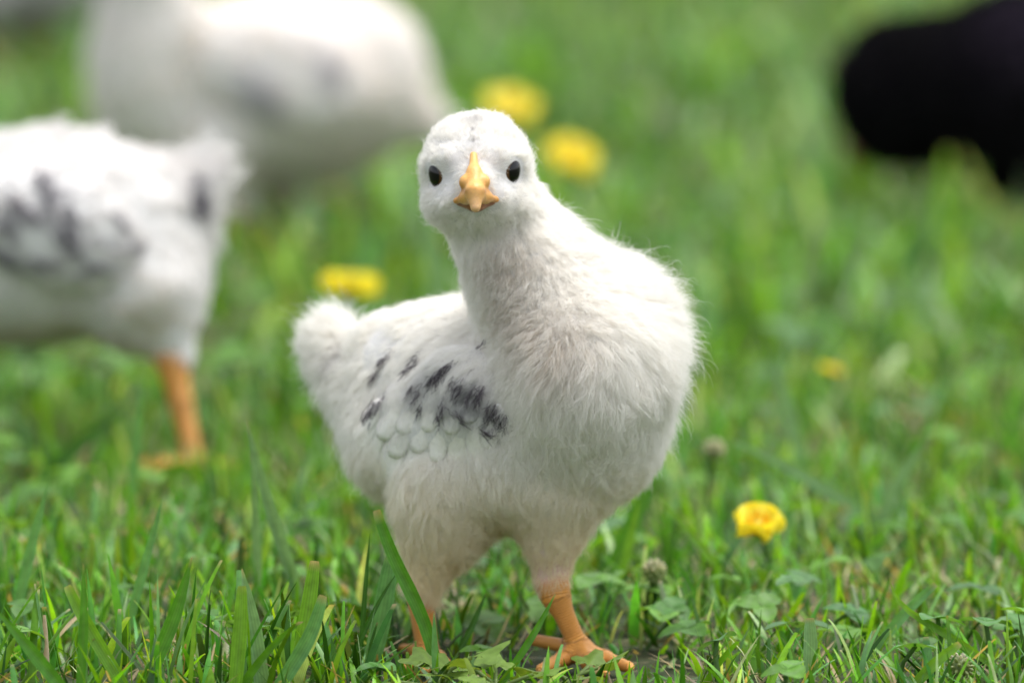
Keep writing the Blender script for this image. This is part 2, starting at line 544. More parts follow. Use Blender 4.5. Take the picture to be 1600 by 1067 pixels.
HEAD = -44.0   # which way the chick's body points, degrees from +X
def chick_form():
    f = Prims(.62)
    m = lambda v, Y=0: M(v, Y * .01)
    f.ell(px(790, 640, 2.4), [m(292), m(180), m(168)], rot(HEAD, -7), .01)
    f.ell(px(916, 590, -.6), [m(119), m(120), m(124)], rot(HEAD), .012)
    f.ell(px(652, 590, 3.8), [m(100), m(98), m(98)], None, .012)
    f.cap(px(585, 585, 4.3), px(516, 536, 5.4), m(48), m(24), .010)
    f.cap(px(590, 650, 3.8), px(528, 575, 5.0), m(56), m(27), .012)
    f.ell(px(800, 742, 1.4), [m(138), m(134), m(80)], rot(HEAD), .012)
    # neck, nape and shoulders
    f.cap(px(752, 312, .6), px(866, 508, .3), m(64), m(113), .012)
    f.cap(px(775, 272, 1.3), px(902, 445, 1.7), m(36), m(46), .012)
    f.ell(px(932, 472, 1.8), [m(62), m(75), m(62)], None, .012)
    f.ell(px(992, 528, 1.0), [m(44), m(52), m(58)], None, .018)
    # head
    f.cap(px(745, 276, .3), px(743, 292, -.95), m(74), m(37), .008)
    f.ell(px(714, 258, .25), [m(48), m(74), m(68)], None, .008)
    f.ell(px(774, 258, .25), [m(48), m(74), m(68)], None, .008)
    f.ell(px(750, 316, .1), [m(80), m(80), m(46)], None, .008)
    f.ell(px(744, 254, .25), [m(52), m(74), m(70)], None, .008)
    f.cap(px(700, 246, -.85), px(674, 258, -.3), m(7), m(8), .007)
    f.cap(px(783, 244, -.85), px(810, 254, -.3), m(7), m(8), .007)
    f.cap(px(706, 312, -.95), px(684, 318, -.5), m(15), m(16), .006)
    f.cap(px(780, 310, -.95), px(804, 316, -.5), m(15), m(16), .006)
    # thighs and feathered shins
    f.ell(px(696, 774, 1.0), [m(81), m(84), m(104)], rot(0, 0, 0), .01)
    f.cap(px(700, 810, .9), px(662, 915, .6), m(60), m(25), .008)
    f.ell(px(640, 690, 2.8), [m(95), m(95), m(95)], None, .01)
    f.cap(px(868, 775, .2), px(860, 900, .1), m(70), m(24), .01)
    # shanks and toes
    L = 'leg'
    f.cap(px(655, 920, .6), px(668, 1020, .5), m(22), m(17), .004, L)
    f.cap(px(862, 905, .1), px(868, 930, 0), m(20), m(18), .006, L)
    f.cap(px(868, 930, 0), px(905, 1012, 0), m(17.5), m(15), .006, L)
    toes = [((905, 1012, 0), (888, 1010, .15), (832, 999, .9), 12, 9.5),
            ((905, 1015, 0), (945, 1032, -.5), (982, 1050, -1.5), 14, 9),
            ((905, 1015, 0), (922, 1040, -.9), (944, 1064, -2.5), 14.5, 9),
            ((903, 1015, 0), (880, 1034, -.4), (846, 1056, -1.9), 13, 9),
            ((668, 1020, .5), (650, 1030, .9), (630, 1022, 1.6), 11, 8),
            ((668, 1022, .5), (684, 1042, -.2), (704, 1062, -1.6), 12, 8),
            ((668, 1022, .5), (668, 1046, -.6), (664, 1070, -2.2), 12, 8),
            ((668, 1022, .5), (656, 1044, -.2), (636, 1060, -1.4), 12, 8)]
    for a, b, c, r0, r1 in toes:
        a, b, c = px(*a), px(*b), px(*c)
        c[2] = max(c[2], .0012); b[2] = max(b[2], .0016)
        f.cap(a, b, m(r0 + 3), m(r0), .003, L); f.cap(b, c, m(r0), m(r1), .002, L)
        d = norm(c - b)
        f.cap(c, c + d * m(16) - np.array([0, 0, m(5)]), m(r1 * .7), m(2), .0015, 'claw')
    f.toes = toes
    return f

def wing_form(f):
    P, _ = march(f, np.array([684.]), np.array([640.]))
    n = f.grad(P)[0]
    u = norm(-0.75 * RGT - 0.6 * UPV); u = norm(u - n * (u @ n)); v = np.cross(n, u)
    g = Prims()
    R = np.stack([u, v, n], 1)
    g.ell(P[0] - n * .0030, [M(112), M(80), M(50)], R, .004)
    p2, _ = march(f, np.array([752.]), np.array([622.])); n2 = f.grad(p2)[0]
    g.ell(p2[0] - n2 * .002, [M(60), M(60), M(38)], np.stack([frame_pts(n2[None])[0], np.cross(n2, frame_pts(n2[None])[0]), n2], 1), .008)
    p3, _ = march(f, np.array([628.]), np.array([662.])); n3 = f.grad(p3)[0]
    g.ell(p3[0] - n3 * .0025, [M(56), M(62), M(38)], np.stack([frame_pts(n3[None])[0], np.cross(n3, frame_pts(n3[None])[0]), n3], 1), .008)
    return g

WHITE = np.array([0.70, 0.685, 0.67])
DOWNW = np.array([0.953, 0.938, 0.903])     # one filament; the coat as a whole is darker

FORM = chick_form()
WING = wing_form(FORM)
both = Prims(); both.p = FORM.p + WING.p
LEGDOTS = [px(655, 960, .6), px(668, 1020, .5), px(885, 980, 0), px(905, 1012, 0)]

chick = empty('chick', px(800, 1040, 0.3) * [1, 1, 0], 'fluffy white chick in sharp focus, facing the camera, black flecks on its wing', 'chick', 'chicks on the lawn')
CO = np.array(chick.location)

def leg_attrs(f, V):
    leg = np.minimum(f(V, only='leg'), f(V, only='claw')); rest = None
    for q in f.p:
        if q[5] in ('leg', 'claw'): continue
        e = f.one(q, V); rest = e if rest is None else np.minimum(rest, e)
    mask = np.clip((rest - leg) / .0016 + .5, 0, 1)
    claw = np.clip((f(V, only='leg') - f(V, only='claw')) / .0008 + .0, 0, 1) * mask
    u = np.zeros(len(V)); best = np.full(len(V), 1e9); acc = 0.0
    for q in f.p:
        if q[5] != 'leg': continue
        _, a, b, rr, _, _ = q
        t = np.clip(((V - a) @ (b - a)) / ((b - a) @ (b - a)), -.1, 1.1); d = f.one(q, V); l = np.linalg.norm(b - a)
        w = d < best; u[w] = t[w] * l + acc; best[w] = d[w]
    return mask, claw, u

def build_body(f, name, parent, origin, h, skin=WHITE, lo=None, hi=None, legcol=(224, 156, 74), near_hock=None):
    V, Q = surface_nets(f, lo, hi, h)
    V = project(f, V, 2)
    mask, claw, u = leg_attrs(f, V)
    noise = rng.normal(0, .02, (len(V), 1))
    pink = np.exp(-((mask - .4) / .17) ** 2)[:, None] * (.6 if skin[1] > .4 else 0)
    colr = skin * (1 - pink) + srgb(214, 160, 140) * pink
    if near_hock is not None:
        hk = np.exp(-(np.linalg.norm(V - near_hock, axis=1) / .011) ** 2)[:, None] * .8
        colr = colr * (1 - hk) + srgb(206, 160, 142) * hk
    oc = srgb(*legcol)
    colr = colr * (1 - mask[:, None]) + (oc + noise * oc) * mask[:, None]
    colr = colr * (1 - claw[:, None]) + srgb(120, 84, 60) * claw[:, None]
    colr = np.clip(np.concatenate([colr, np.ones((len(V), 1))], 1), 0, 1)
    add('body', mesh_data(name, V - origin, Q, M_SKIN, {'col': colr, 'leg': mask, 'legu': u}), parent)
    return V, Q

EYES = []
for (ex, ey, az) in ((683, 273, -50), (799.5, 268, 48)):
    p, _ = march(FORM, np.array([float(ex)]), np.array([float(ey)]))
    a = math.radians(az)
    n = norm(np.array([math.sin(a), -math.cos(a), -0.05]))
    EYES.append((p[0], n))
ER = 0.0036

bodyV, bodyQ = build_body(FORM, 'body', chick, CO, .0009, lo=(-.06, -.05, -.001), hi=(.06, .085, .142), near_hock=px(861, 900, .1))
print('body quads', len(bodyQ))
EYE_C = []
for p, n in EYES:
    c = p - n * .0019
    EYE_C.append(c + n * .0012)
    make_eye(c - CO, n, ER, chick, 1.28, (-.28 if n[0] < 0 else .18, 0, 1))

# beak
def build_parts(f, lo, hi, h, name, mat, colour, parent, origin):
    V, Q = surface_nets(f, lo, hi, h); V = project(f, V, 2)
    return add(name, mesh_data(name, V - origin, Q, mat, {'col': np.concatenate([colour(V), np.ones((len(V), 1))], 1)}), parent)

m_ = M
BK = Prims()
BK.cap(px(740, 243, -1.15), px(741, 272, -1.7), m_(6), m_(8), .002)
BK.cap(px(741, 272, -1.7), px(742, 300, -2.2), m_(9), m_(14), .003)
BK.cap(px(742, 300, -2.2), px(743, 324, -2.4), m_(15), m_(8), .0009)
BK.ell(px(727, 285, -1.8), [m_(10), m_(13), m_(11)], None, .0012)
BK.ell(px(756, 284, -1.8), [m_(10), m_(13), m_(11)], None, .0012)
BK.cap(px(732, 307, -2.0), px(713, 314, -1.5), m_(7), m_(5), .0012)
BK.cap(px(753, 306, -2.0), px(775, 312, -1.5), m_(7), m_(5), .0012)
BK.cap(px(742, 290, -1.2), px(743, 304, -2.0), m_(15), m_(13), .002)
BK.cap(px(729, 309, -1.85), px(757, 308, -1.85), m_(9), m_(9), .002)
def beak_col(V):
    rel = V - px(742, 290, -1.8)
    tip = np.clip((-rel[:, 2] - M(2)) / M(26), 0, 1)[:, None] * np.clip(1 - np.abs(rel[:, 0]) / M(22), 0, 1)[:, None]
    side = np.clip((np.abs(V[:, 0] - px(743, 300, -1.5)[0]) - M(18)) / M(12), 0, 1)[:, None]
    base = srgb(226, 172, 96)
    c = base * (1 - tip) + srgb(232, 186, 134) * tip
    c = c * (1 - side) + srgb(204, 146, 72) * side
    cr = np.exp(-((V[:, 2] - px(742, 297, -2)[2]) / M(5)) ** 2)[:, None] * np.clip(np.abs(rel[:, 0]) / M(14) - .3, 0, 1)[:, None] * .6      # crease under the nostrils
    return c * (1 - cr) + srgb(150, 92, 40) * cr
build_parts(BK, px(690, 345, -2.7) - .002, px(800, 225, -.6) + .002, .0004, 'beak', M_BEAK, beak_col, chick, CO)
BL = Prims()
BL.cap(px(742, 313, -1.0), px(743, 319, -1.95), m_(14), m_(6), .002)
BL.cap(px(718, 315, -1.25), px(736, 320, -1.8), m_(7), m_(6), .003)
BL.cap(px(769, 314, -1.25), px(750, 320, -1.8), m_(7), m_(6), .003)
build_parts(BL, px(690, 360, -2.5) - .002, px(800, 290, -.4) + .002, .0004, 'lower_beak', M_BEAK, lambda V: rgba(srgb(140, 88, 46), len(V))[:, :3], chick, CO)  # brown deepened to carry the shadow below the gape
for nx_, s in ((726, -1), (757, 1)):
    p, _ = march(BK, np.array([float(nx_)]), np.array([283.]))
    n = BK.grad(p)[0]
    V, F = uv_sphere(12, 8)
    Bn = basis(n)
    add('nostril', mesh_data('nostril', (V * [.00045, .0009, .0003]) @ Bn.T, F, M_BEAK, {'col': rgba(srgb(96, 54, 26), len(V))}), chick, p[0] - CO)

# combing
rows = [
 (742, 194, 0, -1, 15, .5), (700, 206, -.5, -.8, 15, .5), (790, 208, .5, -.8, 15, .5), (676, 240, -.8, -.4, 16, .5), (815, 245, .8, -.4, 17, .55),
 (670, 300, -1, .2, 18, .5), (822, 300, 1, .1, 20, .5), (690, 340, -.6, .8, 22, .45), (805, 340, .6, .7, 24, .45), (740, 222, 0, -1, 13, .3),
 (708, 238, -.5, -.8, 13, .3), (776, 238, .5, -.8, 13, .3), (708, 285, -1, .35, 11, .2), (778, 283, 1, .35, 11, .2), (742, 348, 0, 1, 20, .3),
 (705, 325, -.8, .6, 17, .3), (782, 325, .8, .6, 17, .3),
 (742, 400, -.1, 1, 20, .35), (712, 400, -.5, .8, 18, .4), (790, 400, 0, 1, 20, .4), (800, 460, -.25, 1, 22, .55), (770, 450, -.4, .9, 20, .5),
 (850, 370, .6, .7, 24, .35), (900, 380, .8, .15, 46, .75), (880, 335, .85, -.05, 40, .75), (940, 420, .85, .3, 46, .6), (970, 440, .95, 0, 60, .8),
 (860, 470, .2, 1, 26, .5), (820, 520, -.4, .9, 28, .5), (900, 500, .35, .9, 32, .35), (960, 500, .75, .6, 38, .4),
 (1025, 485, .9, -.4, 60, .75), (1032, 525, 1, 0, 60, .7), (1030, 570, .9, .4, 52, .5),
 (870, 570, -.35, 1, 42, .25), (930, 570, 0, 1, 42, .2), (990, 590, .5, .85, 36, .2), (820, 600, -.7, .7, 42, .25), (900, 650, -.1, 1, 44, .22),
 (1000, 660, .35, 1, 34, .22), (1035, 630, .5, .85, 26, .3), (850, 680, -.4, .9, 46, .25), (950, 720, .1, 1, 40, .25), (1010, 710, .3, .9, 26, .3),
 (760, 500, -.9, .4, 30, .15), (700, 490, -1, .25, 24, .18), (640, 500, -1, .3, 24, .2), (596, 528, -1, .45, 14, .1), (560, 535, -.2, -.8, 34, .5),
 (530, 518, -.35, -1, 58, .8), (512, 535, -.85, -.5, 46, .7), (515, 565, -1, .2, 40, .5), (525, 600, -.9, .5, 34, .4), (545, 610, -.7, .8, 32, .35),
 (550, 660, -.5, .9, 28, .3), (590, 730, -.45, .9, 30, .3), (620, 600, -.8, .6, 24, .15),
 (650, 760, -.15, 1, 34, .22), (720, 770, .1, 1, 34, .22), (690, 830, 0, 1, 30, .25), (640, 840, -.3, 1, 26, .35), (668, 890, .1, 1, 24, .3),
 (780, 760, .15, 1, 30, .25), (800, 810, 0, 1, 24, .35), (880, 770, 0, 1, 28, .25), (860, 840, 0, 1, 22, .3), (862, 890, 0, 1, 15, .3), (940, 780, .3, 1, 26, .3)]
comb = Comb(FORM, rows)
NECKM = [(px(808, 415, -.6), norm(np.array([.2, 0, -1.])), .0016, .0009, .9)]
crown = [march(FORM, np.array([float(a)]), np.array([float(b)]))[0][0] for a, b in ((739, 238), (738, 215), (740, 192))]
NECKM += [(crown[0], np.array([0, 0, 1.]), .0026, .0008, .75), (crown[1], np.array([0, 0, 1.]), .0026, .0007, .65), (crown[2], np.array([0, 0, 1.]), .0012, .0022, .4)]
tailm = march(FORM, np.array([532.]), np.array([566.]))[0][0]
NECKM += [(tailm, np.array([0, 0, 1.]), .004, .0016, .35)]
neck_c = march(FORM, np.array([790., 800, 830, 870]), np.array([420., 480, 520, 545]))[0]
def body_colour(X, n):
    c = np.tile(DOWNW, (len(X), 1)) * np.clip(rng.normal(1, .03, (len(X), 1)), .85, 1.04)
    d = np.sqrt(((X[:, None] - neck_c[None]) ** 2).sum(-1)).min(1)
    k = (np.exp(-(d / .008) ** 2) * np.clip(rng.normal(.35, .25, len(X)), 0, 1))[:, None]   # tawny down on the throat side
    c = c * (1 - k) + np.array([.52, .42, .30]) * k
    bl = np.clip((px(800, 700, 0)[2] - X[:, 2]) / .03, 0, 1)[:, None] * .8      # cream down plus olive grass bounce painted on belly and thighs
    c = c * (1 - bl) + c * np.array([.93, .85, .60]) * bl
    s = spots(X, NECKM)[:, None]
    return np.clip(c * (1 - s) + np.array([.10, .07, .08]) * s, 0, .985)
def keep_body(X):
    ok = (FORM(X, only='leg') > .0006) & (FORM(X, only='claw') > .001)
    for c in EYE_C: ok &= np.linalg.norm(X - c, axis=1) > ER * .98
    ok &= (BK(X) > .0004) & (BL(X) > .0002)
    ok &= WING(X) > -.0018
    hock = np.minimum(np.linalg.norm(X - px(861, 905, .1), axis=1), 9)
    ok &= rng.random(len(X)) < np.clip((hock - .001) / .010, .35, 1)
    return ok
def shifted(fn): return fn
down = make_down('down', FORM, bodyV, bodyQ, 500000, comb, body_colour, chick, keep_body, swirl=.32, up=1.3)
def keep_halo(X):
    ok = keep_body(X)
    for c in EYE_C: ok &= np.linalg.norm(X - c, axis=1) > .0085
    return ok & ((X[:, 2] < px(740, 330, 0)[2]) | (rng.random(len(X)) < .35))
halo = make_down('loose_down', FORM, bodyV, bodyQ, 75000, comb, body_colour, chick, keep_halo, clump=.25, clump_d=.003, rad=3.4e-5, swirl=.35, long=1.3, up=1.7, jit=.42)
halo.matrix_parent_inverse = mathutils.Matrix.Translation(-mathutils.Vector(CO))
down.matrix_parent_inverse = mathutils.Matrix.Translation(-mathutils.Vector(CO))

# wing with its small feathers
wV, wQ = surface_nets(WING, np.array([-.05, -.05, .03]), np.array([.02, .08, .09]), .0012)
wV = project(WING, wV, 1)
wing = add('wing', mesh_data('wing', wV - CO, wQ, M_SKIN, {'col': rgba(WHITE, len(wV)), 'leg': np.zeros(len(wV)), 'legu': np.zeros(len(wV))}), chick)
def mk(rows_, f=both):
    R = np.array(rows_, float)
    P, _ = march(f, R[:, 0], R[:, 1])
    out = []
    for p, r in zip(P, R):
        d = norm(r[2] * RGT - r[3] * UPV)
        out.append((p, d, M(r[4]) * 1.1, M(r[5]) * 1.05, r[6]))
    return out
WMARK = mk([(604, 566, -.8, .6, 16, 6, .95), (590, 590, -.6, .8, 9, 6, .85), (586, 640, -.6, .8, 16, 8, .7), (600, 632, -.8, .5, 18, 4, .8), (576, 650, -.4, 1, 8, 5, .7),
            (642, 582, -.75, .65, 24, 4, .8), (655, 562, -.8, .6, 14, 6, .5), (655, 612, -.6, .8, 14, 12, .6), (690, 588, -.6, .8, 18, 16, .75), (706, 578, -.6, .8, 14, 10, .8),
            (682, 596, -.6, .8, 8, 6, .9), (718, 600, -.5, .9, 14, 10, .85), (735, 612, -.5, .9, 20, 13, 1), (752, 618, -.4, .9, 16, 8, .8), (770, 642, -.4, .9, 14, 10, .85),
            (782, 655, -.4, .9, 18, 9, .8), (760, 670, .8, .6, 12, 5, .9), (700, 636, -.2, 1, 16, 5, .55), (690, 650, -.1, 1, 16, 4, .5), (720, 650, .7, .6, 14, 5, .7), (662, 638, -.4, .9, 10, 4, .6), (752, 548, .8, -.6, 14, 3, .5)])
GREY = mk([(735, 635, -.4, .9, 40, 34, .62), (770, 655, -.4, .9, 30, 26, .62), (700, 640, -.3, 1, 30, 30, .42), (640, 690, 0, 1, 30, 30, .15), (600, 600, -.6, .8, 40, 40, .2), (660, 610, -.5, .8, 40, 30, .3)])
def wing_colour(X, n):
    c = np.tile(DOWNW, (len(X), 1)) * np.clip(rng.normal(1, .03, (len(X), 1)), .85, 1.04)
    g = spots(X, GREY)[:, None]
    c = c * (1 - g) + np.array([.22, .22, .25]) * g
    s = np.clip(spots(X, WMARK) * .8 - rng.random(len(X)) * .6, 0, 1)[:, None]
    return c * (1 - s) + np.array([.03, .025, .03]) * s
wrows = [(600, 560, -.85, .55, 26, .12), (640, 570, -.8, .6, 28, .12), (700, 575, -.75, .65, 28, .12), (760, 600, -.6, .75, 28, .15), (780, 640, -.4, .9, 24, .15),
         (680, 620, -.5, .85, 16, .1), (740, 650, -.3, .95, 14, .1), (620, 640, -.5, .85, 16, .1), (600, 690, -.4, .9, 16, .15), (680, 690, -.1, 1, 8, .1), (740, 700, .1, 1, 10, .1)]
wcomb = Comb(both, wrows, back=False)
def keep_wing(X):
    ok = FORM(X) > -.0014
    low = X[:, 2] < px(700, 640, 0)[2] - (X[:, 0] - px(700, 640, 0)[0]) * .0
    return ok & ((rng.random(len(X)) < .32) | ~low)
wd = make_down('wing_down', both, wV, wQ, 36000, wcomb, wing_colour, wing, keep_wing, clump=.6, clump_d=.0016, raise_=.0011)
wd.matrix_parent_inverse = mathutils.Matrix.Translation(-mathutils.Vector(CO))

def flecks(name, f, marks, parent, origin, per=1.0, raise_=.0012, ln=.0022, colour=(.10, .086, .098), rad=6.5e-5, loose=.36):
    """dark tips of down and feather fringes: short filaments packed along each mark"""
    P_, D_, C_ = [], [], []
    for p, d, a, b, s_ in marks:
        k = int(90 * per * s_ * (a * b) / (.0025 * .0012)) + 8
        n = f.grad(p[None])[0]
        d = norm(d - n * (d @ n)); e = np.cross(n, d)
        q_ = rng.normal(0, .5, (k, 2))
        q_[:, 1] = q_[:, 1] * .35 + rng.choice(rng.normal(0, .6, 4), k)      # a few separate streaks
        x = p + q_[:, :1] * a * d + q_[:, 1:] * b * e
        x = x - n * f(x)[:, None]
        P_.append(x + n * rng.uniform(.2, 1, (k, 1)) * raise_); D_.append(norm(d + rng.normal(0, loose, (k, 3)) * np.array([1, 1, 1]))); C_.append(np.array(colour) * rng.uniform(.6, 2.2, (k, 1)))
    X = np.concatenate(P_); D = np.concatenate(D_); c = np.concatenate(C_); k = len(X)
    n = f.grad(X); T = norm(D - n * (D * n).sum(1, keepdims=True))
    t = np.linspace(0, 1, 4)[None, :, None]; L = (ln * rng.uniform(.5, 1.4, k))[:, None, None]
    pts = X[:, None] + L * (T[:, None] * t + n[:, None] * .25 * (t - t * t))
    hc = bpy.data.hair_curves.new(name); hc.add_curves([4] * k)
    hc.position_data.foreach_set('vector', (pts - origin).astype(np.float32).ravel())
    ra = hc.attributes.get('radius') or hc.attributes.new('radius', 'FLOAT', 'POINT')
    ra.data.foreach_set('value', np.tile(np.array([1, .95, .8, .2]) * rad, k).astype(np.float32))
    ca = hc.attributes.new('col', 'FLOAT_COLOR', 'CURVE'); ca.data.foreach_set('color', np.concatenate([c, np.ones((k, 1))], 1).astype(np.float32).ravel())
    hc.materials.append(M_DOWN)
    o = bpy.data.objects.new(name, hc); COL.objects.link(o); o.parent = parent
    return o

def feather(bx, by, dx, dy, ln, wd_, lay, shade):
    nu, nv = 9, 7
    s = np.linspace(0, 1, nu)
    prof = np.interp(s, [0, .12, .5, .8, .93, 1], [.3, .6, .95, 1, .86, .5])
    q = np.linspace(-1, 1, nv)
    d = np.array([dx, dy]) / math.hypot(dx, dy); o = np.array([-d[1], d[0]])
    ln *= 1.38
    wd_ *= .92
    fray = 1 + rng.normal(0, .035, (nu, nv)) * (np.abs(q)[None] > .9)
    X = np.array([[np.array([bx, by]) + d * ln * si + o * wd_ * .5 * pi * qi * fray[i_, j_] for j_, qi in enumerate(q)] for i_, (si, pi) in enumerate(zip(s, prof))])
    P, _ = march(both, X[..., 0].ravel(), X[..., 1].ravel())
    n = both.grad(P)
    # smooth the underlying normals and lift toward the tip
    n = norm(n * .5 + n.mean(0) * .5)
    S, Qq = np.meshgrid(s, q, indexing='ij')
    up = (.0003 + .00011 * lay) + .0006 * S ** 1.5 - .0003 * Qq ** 2 * (0.4 + S) + .00012 * (np.abs(Qq) < .1)
    V = P + n * up.ravel()[:, None]
    F = np.array([[i * nv + j, i * nv + j + 1, (i + 1) * nv + j + 1, (i + 1) * nv + j] for i in range(nu - 1) for j in range(nv - 1)])
    n0 = len(V)
    V2 = V - n * .00025
    rim = [i * nv for i in range(nu)] + [(nu - 1) * nv + j for j in range(1, nv)] + [i * nv + nv - 1 for i in range(nu - 2, -1, -1)] + [j for j in range(nv - 2, 0, -1)]
    R = np.array([[rim[i], rim[(i + 1) % len(rim)], rim[(i + 1) % len(rim)] + n0, rim[i] + n0] for i in range(len(rim))])
    VV = np.concatenate([V, V2]); FF = np.concatenate([F, F[:, ::-1] + n0, R])
    c = np.tile(np.array([.89, .855, .80]), (n0, 1))
    g = spots(P, GREY)[:, None] * .7 + shade * np.clip(S.ravel() * 1.1 - .35, 0, 1)[:, None] * (.6 + .4 * np.abs(Qq.ravel()[:, None]))
    g = np.clip(g, 0, .8); c = c * (1 - g) + np.array([.25, .25, .28]) * g
    edge = (np.abs(Qq.ravel()) > .8)[:, None] * .22 * np.clip(S.ravel() * 2, 0, 1)[:, None]      # grey rim: shade of the gaps between feathers painted in
    c = c * (1 - edge) + np.array([.35, .34, .36]) * edge
    k = np.clip(spots(P, WMARK) * 1.1 - rng.random(n0) * .3, 0, 1)[:, None]
    c = c * (1 - k) + np.array([.05, .045, .05]) * k
    cc = np.concatenate([np.concatenate([c, c]), np.ones((2 * n0, 1))], 1)
    add('feather', mesh_data('feather', VV - CO, FF, M_FEATHER, {'col': cc}), wing)

FE = [(612, 690, -.2, 1, 40, 34, 0, .06), (675, 700, .15, 1, 30, 40, 0, .1), (596, 625, -.5, .9, 50, 30, 2, .08), (650, 640, -.4, .92, 58, 34, 3, .08), (676, 632, -.3, .95, 56, 34, 3, .08), (600, 655, -.35, 1, 62, 34, 0, .06), (628, 660, -.2, 1, 64, 36, 1, .05), (656, 660, -.1, 1, 62, 38, 0, .08), (690, 640, -.08, 1, 58, 32, 3, .04), (712, 650, .05, 1, 58, 36, 1, .15),
      (738, 650, .15, 1, 50, 34, 2, .2), (650, 690, .3, 1, 34, 44, 0, .05), (700, 690, .6, 1, 30, 42, 0, .08), (762, 635, .05, 1, 46, 32, 3, .3), (780, 630, .1, 1, 36, 26, 2, .35),
      (640, 620, -.55, .85, 56, 32, 3, .06), (668, 610, -.5, .85, 56, 32, 4, .05), (695, 612, -.4, .9, 48, 32, 4, .1), (722, 618, -.3, .95, 44, 34, 4, .2), (590, 640, -.35, .95, 46, 26, 1, .05), (750, 605, -.35, .95, 42, 32, 5, .4)]
for a in FE: feather(*a)
flecks('dark_fleck', both, WMARK, wing, CO, .36, .0013, .0024)

# ------------------------------------------------------------------ the other birds
def bird_material_colour(base, marks, f):
    def fn(X, n):
        c = np.tile(base * (1.24 if base[1] > .5 else 1), (len(X), 1)) * np.clip(rng.normal(1, .04, (len(X), 1)), .8, 1.05)
        for P, d, a, b, s, mc in marks:
            k = spots(X, [(P, d, a, b, s)])[:, None]
            c = c * (1 - k) + np.array(mc) * k
        return np.clip(c, 0, .985)
    return fn

def far_bird(f, Y, label, group, base, rows_, marks, lo, hi, nh, loc, h=.002, legcol=(224, 156, 74), eye=None, beak=None, wing_e=None, rad=1.1e-4, y0=None, y1=None, flk=None):
    y0 = Y - .14 if y0 is None else y0; y1 = Y + .16 if y1 is None else y1
    root = empty('chick', loc, label, 'chick', group)
    o = np.array(root.location)
    V, Q = build_body(f, 'body', root, o, h, base, lo, hi, legcol)
    mm = []
    for r in marks:
        P, hit = march(f, np.array([float(r[0])]), np.array([float(r[1])]), y0, y1)
        mm.append((P[0], norm(r[2] * RGT - r[3] * UPV), M(r[4], Y), M(r[5], Y), r[6], r[7]))
    cb = Comb(f, rows_, Y, True, y0, y1)
    keep = lambda X: (f(X, only='leg') > .0008) if any(q[5] == 'leg' for q in f.p) else np.ones(len(X), bool)
    inv = mathutils.Matrix.Translation(-mathutils.Vector(o))
    dn = make_down('down', f, V, Q, nh, cb, bird_material_colour(base, mm, f), root, keep, clump_d=.004, clump=.6, rad=rad, npt=5)
    dn.matrix_parent_inverse = inv
    if wing_e is not None:
        W_, wr, wm = wing_e
        v, q = surface_nets(W_, v_lo(W_), v_hi(W_), .0016); v = project(W_, v, 1)
        ws = add('wing', mesh_data('wing', v - o, q, M_SKIN, {'col': rgba(base, len(v)), 'leg': np.zeros(len(v)), 'legu': np.zeros(len(v))}), root)
        mm2 = []
        for r in wm:
            P, hit = march(W_, np.array([float(r[0])]), np.array([float(r[1])]), y0, y1)
            mm2.append((P[0], norm(r[2] * RGT - r[3] * UPV), M(r[4], Y), M(r[5], Y), r[6], r[7]))
        cw = Comb(W_, wr, Y, True, y0, y1)
        d2 = make_down('wing_down', W_, v, q, nh // 4, cw, bird_material_colour(base, mm2, W_), ws, None, clump_d=.004, clump=.6, rad=rad, npt=5)
        d2.matrix_parent_inverse = inv
    if flk is not None:
        for f_, rows_f, par in ((W_ if wing_e else f, flk[0], ws if wing_e else root), (f, flk[1], root)):
            if not rows_f: continue
            R_ = np.array(rows_f, float); P, hit = march(f_, R_[:, 0], R_[:, 1], y0, y1)
            flecks('dark_fleck', f_, [(p, norm(r[2] * RGT - r[3] * UPV), M(r[4], Y), M(r[5], Y), r[6]) for p, r in zip(P, R_)], par, o, flk[2], .0022, .004, flk[3], 1.2e-4)
    if eye is not None:
        for c, n in eye:
            make_eye(c - o, norm(np.array(n, float)), .0033, root)
    if beak is not None:
        a, b, r, bc = beak
        B_ = Prims(); B_.cap(a, b, r, r * .25, .002); mid = a + (b - a) * .45
        B_.cap(a - (b - a) * .2, mid, r * 1.1, r * .8, .003)
        low = Prims(); dz = np.array([0, .0, -r * .75])
        low.cap(a + dz, b + dz * .6 - (b - a) * .1, r * .7, r * .2, .002)
        build_parts(B_, np.minimum(a, b) - r * 3, np.maximum(a, b) + r * 3, .0008, 'beak', M_BEAK, lambda V_: rgba(bc, len(V_))[:, :3], root, o)
        build_parts(low, np.minimum(a, b) - r * 4, np.maximum(a, b) + r * 4, .0008, 'lower_beak', M_BEAK, lambda V_: rgba(np.array(bc) * .8, len(V_))[:, :3], root, o)
    return root

def v_lo(f): return np.min([np.minimum(q[1] - max(q[2]), q[1] - max(q[2])) for q in f.p], 0) - .004
def v_hi(f): return np.max([q[1] + max(q[2]) for q in f.p], 0) + .004

def bb(f, pad=.006):
    lo, hi = [], []
    for q in f.p:
        if q[0] == 'e': r = max(q[2]); lo.append(q[1] - r); hi.append(q[1] + r)
        else:
            r = max(q[3]); lo += [q[1] - r, q[2] - r]; hi += [q[1] + r, q[2] + r]
    return np.min(lo, 0) - pad, np.max(hi, 0) + pad

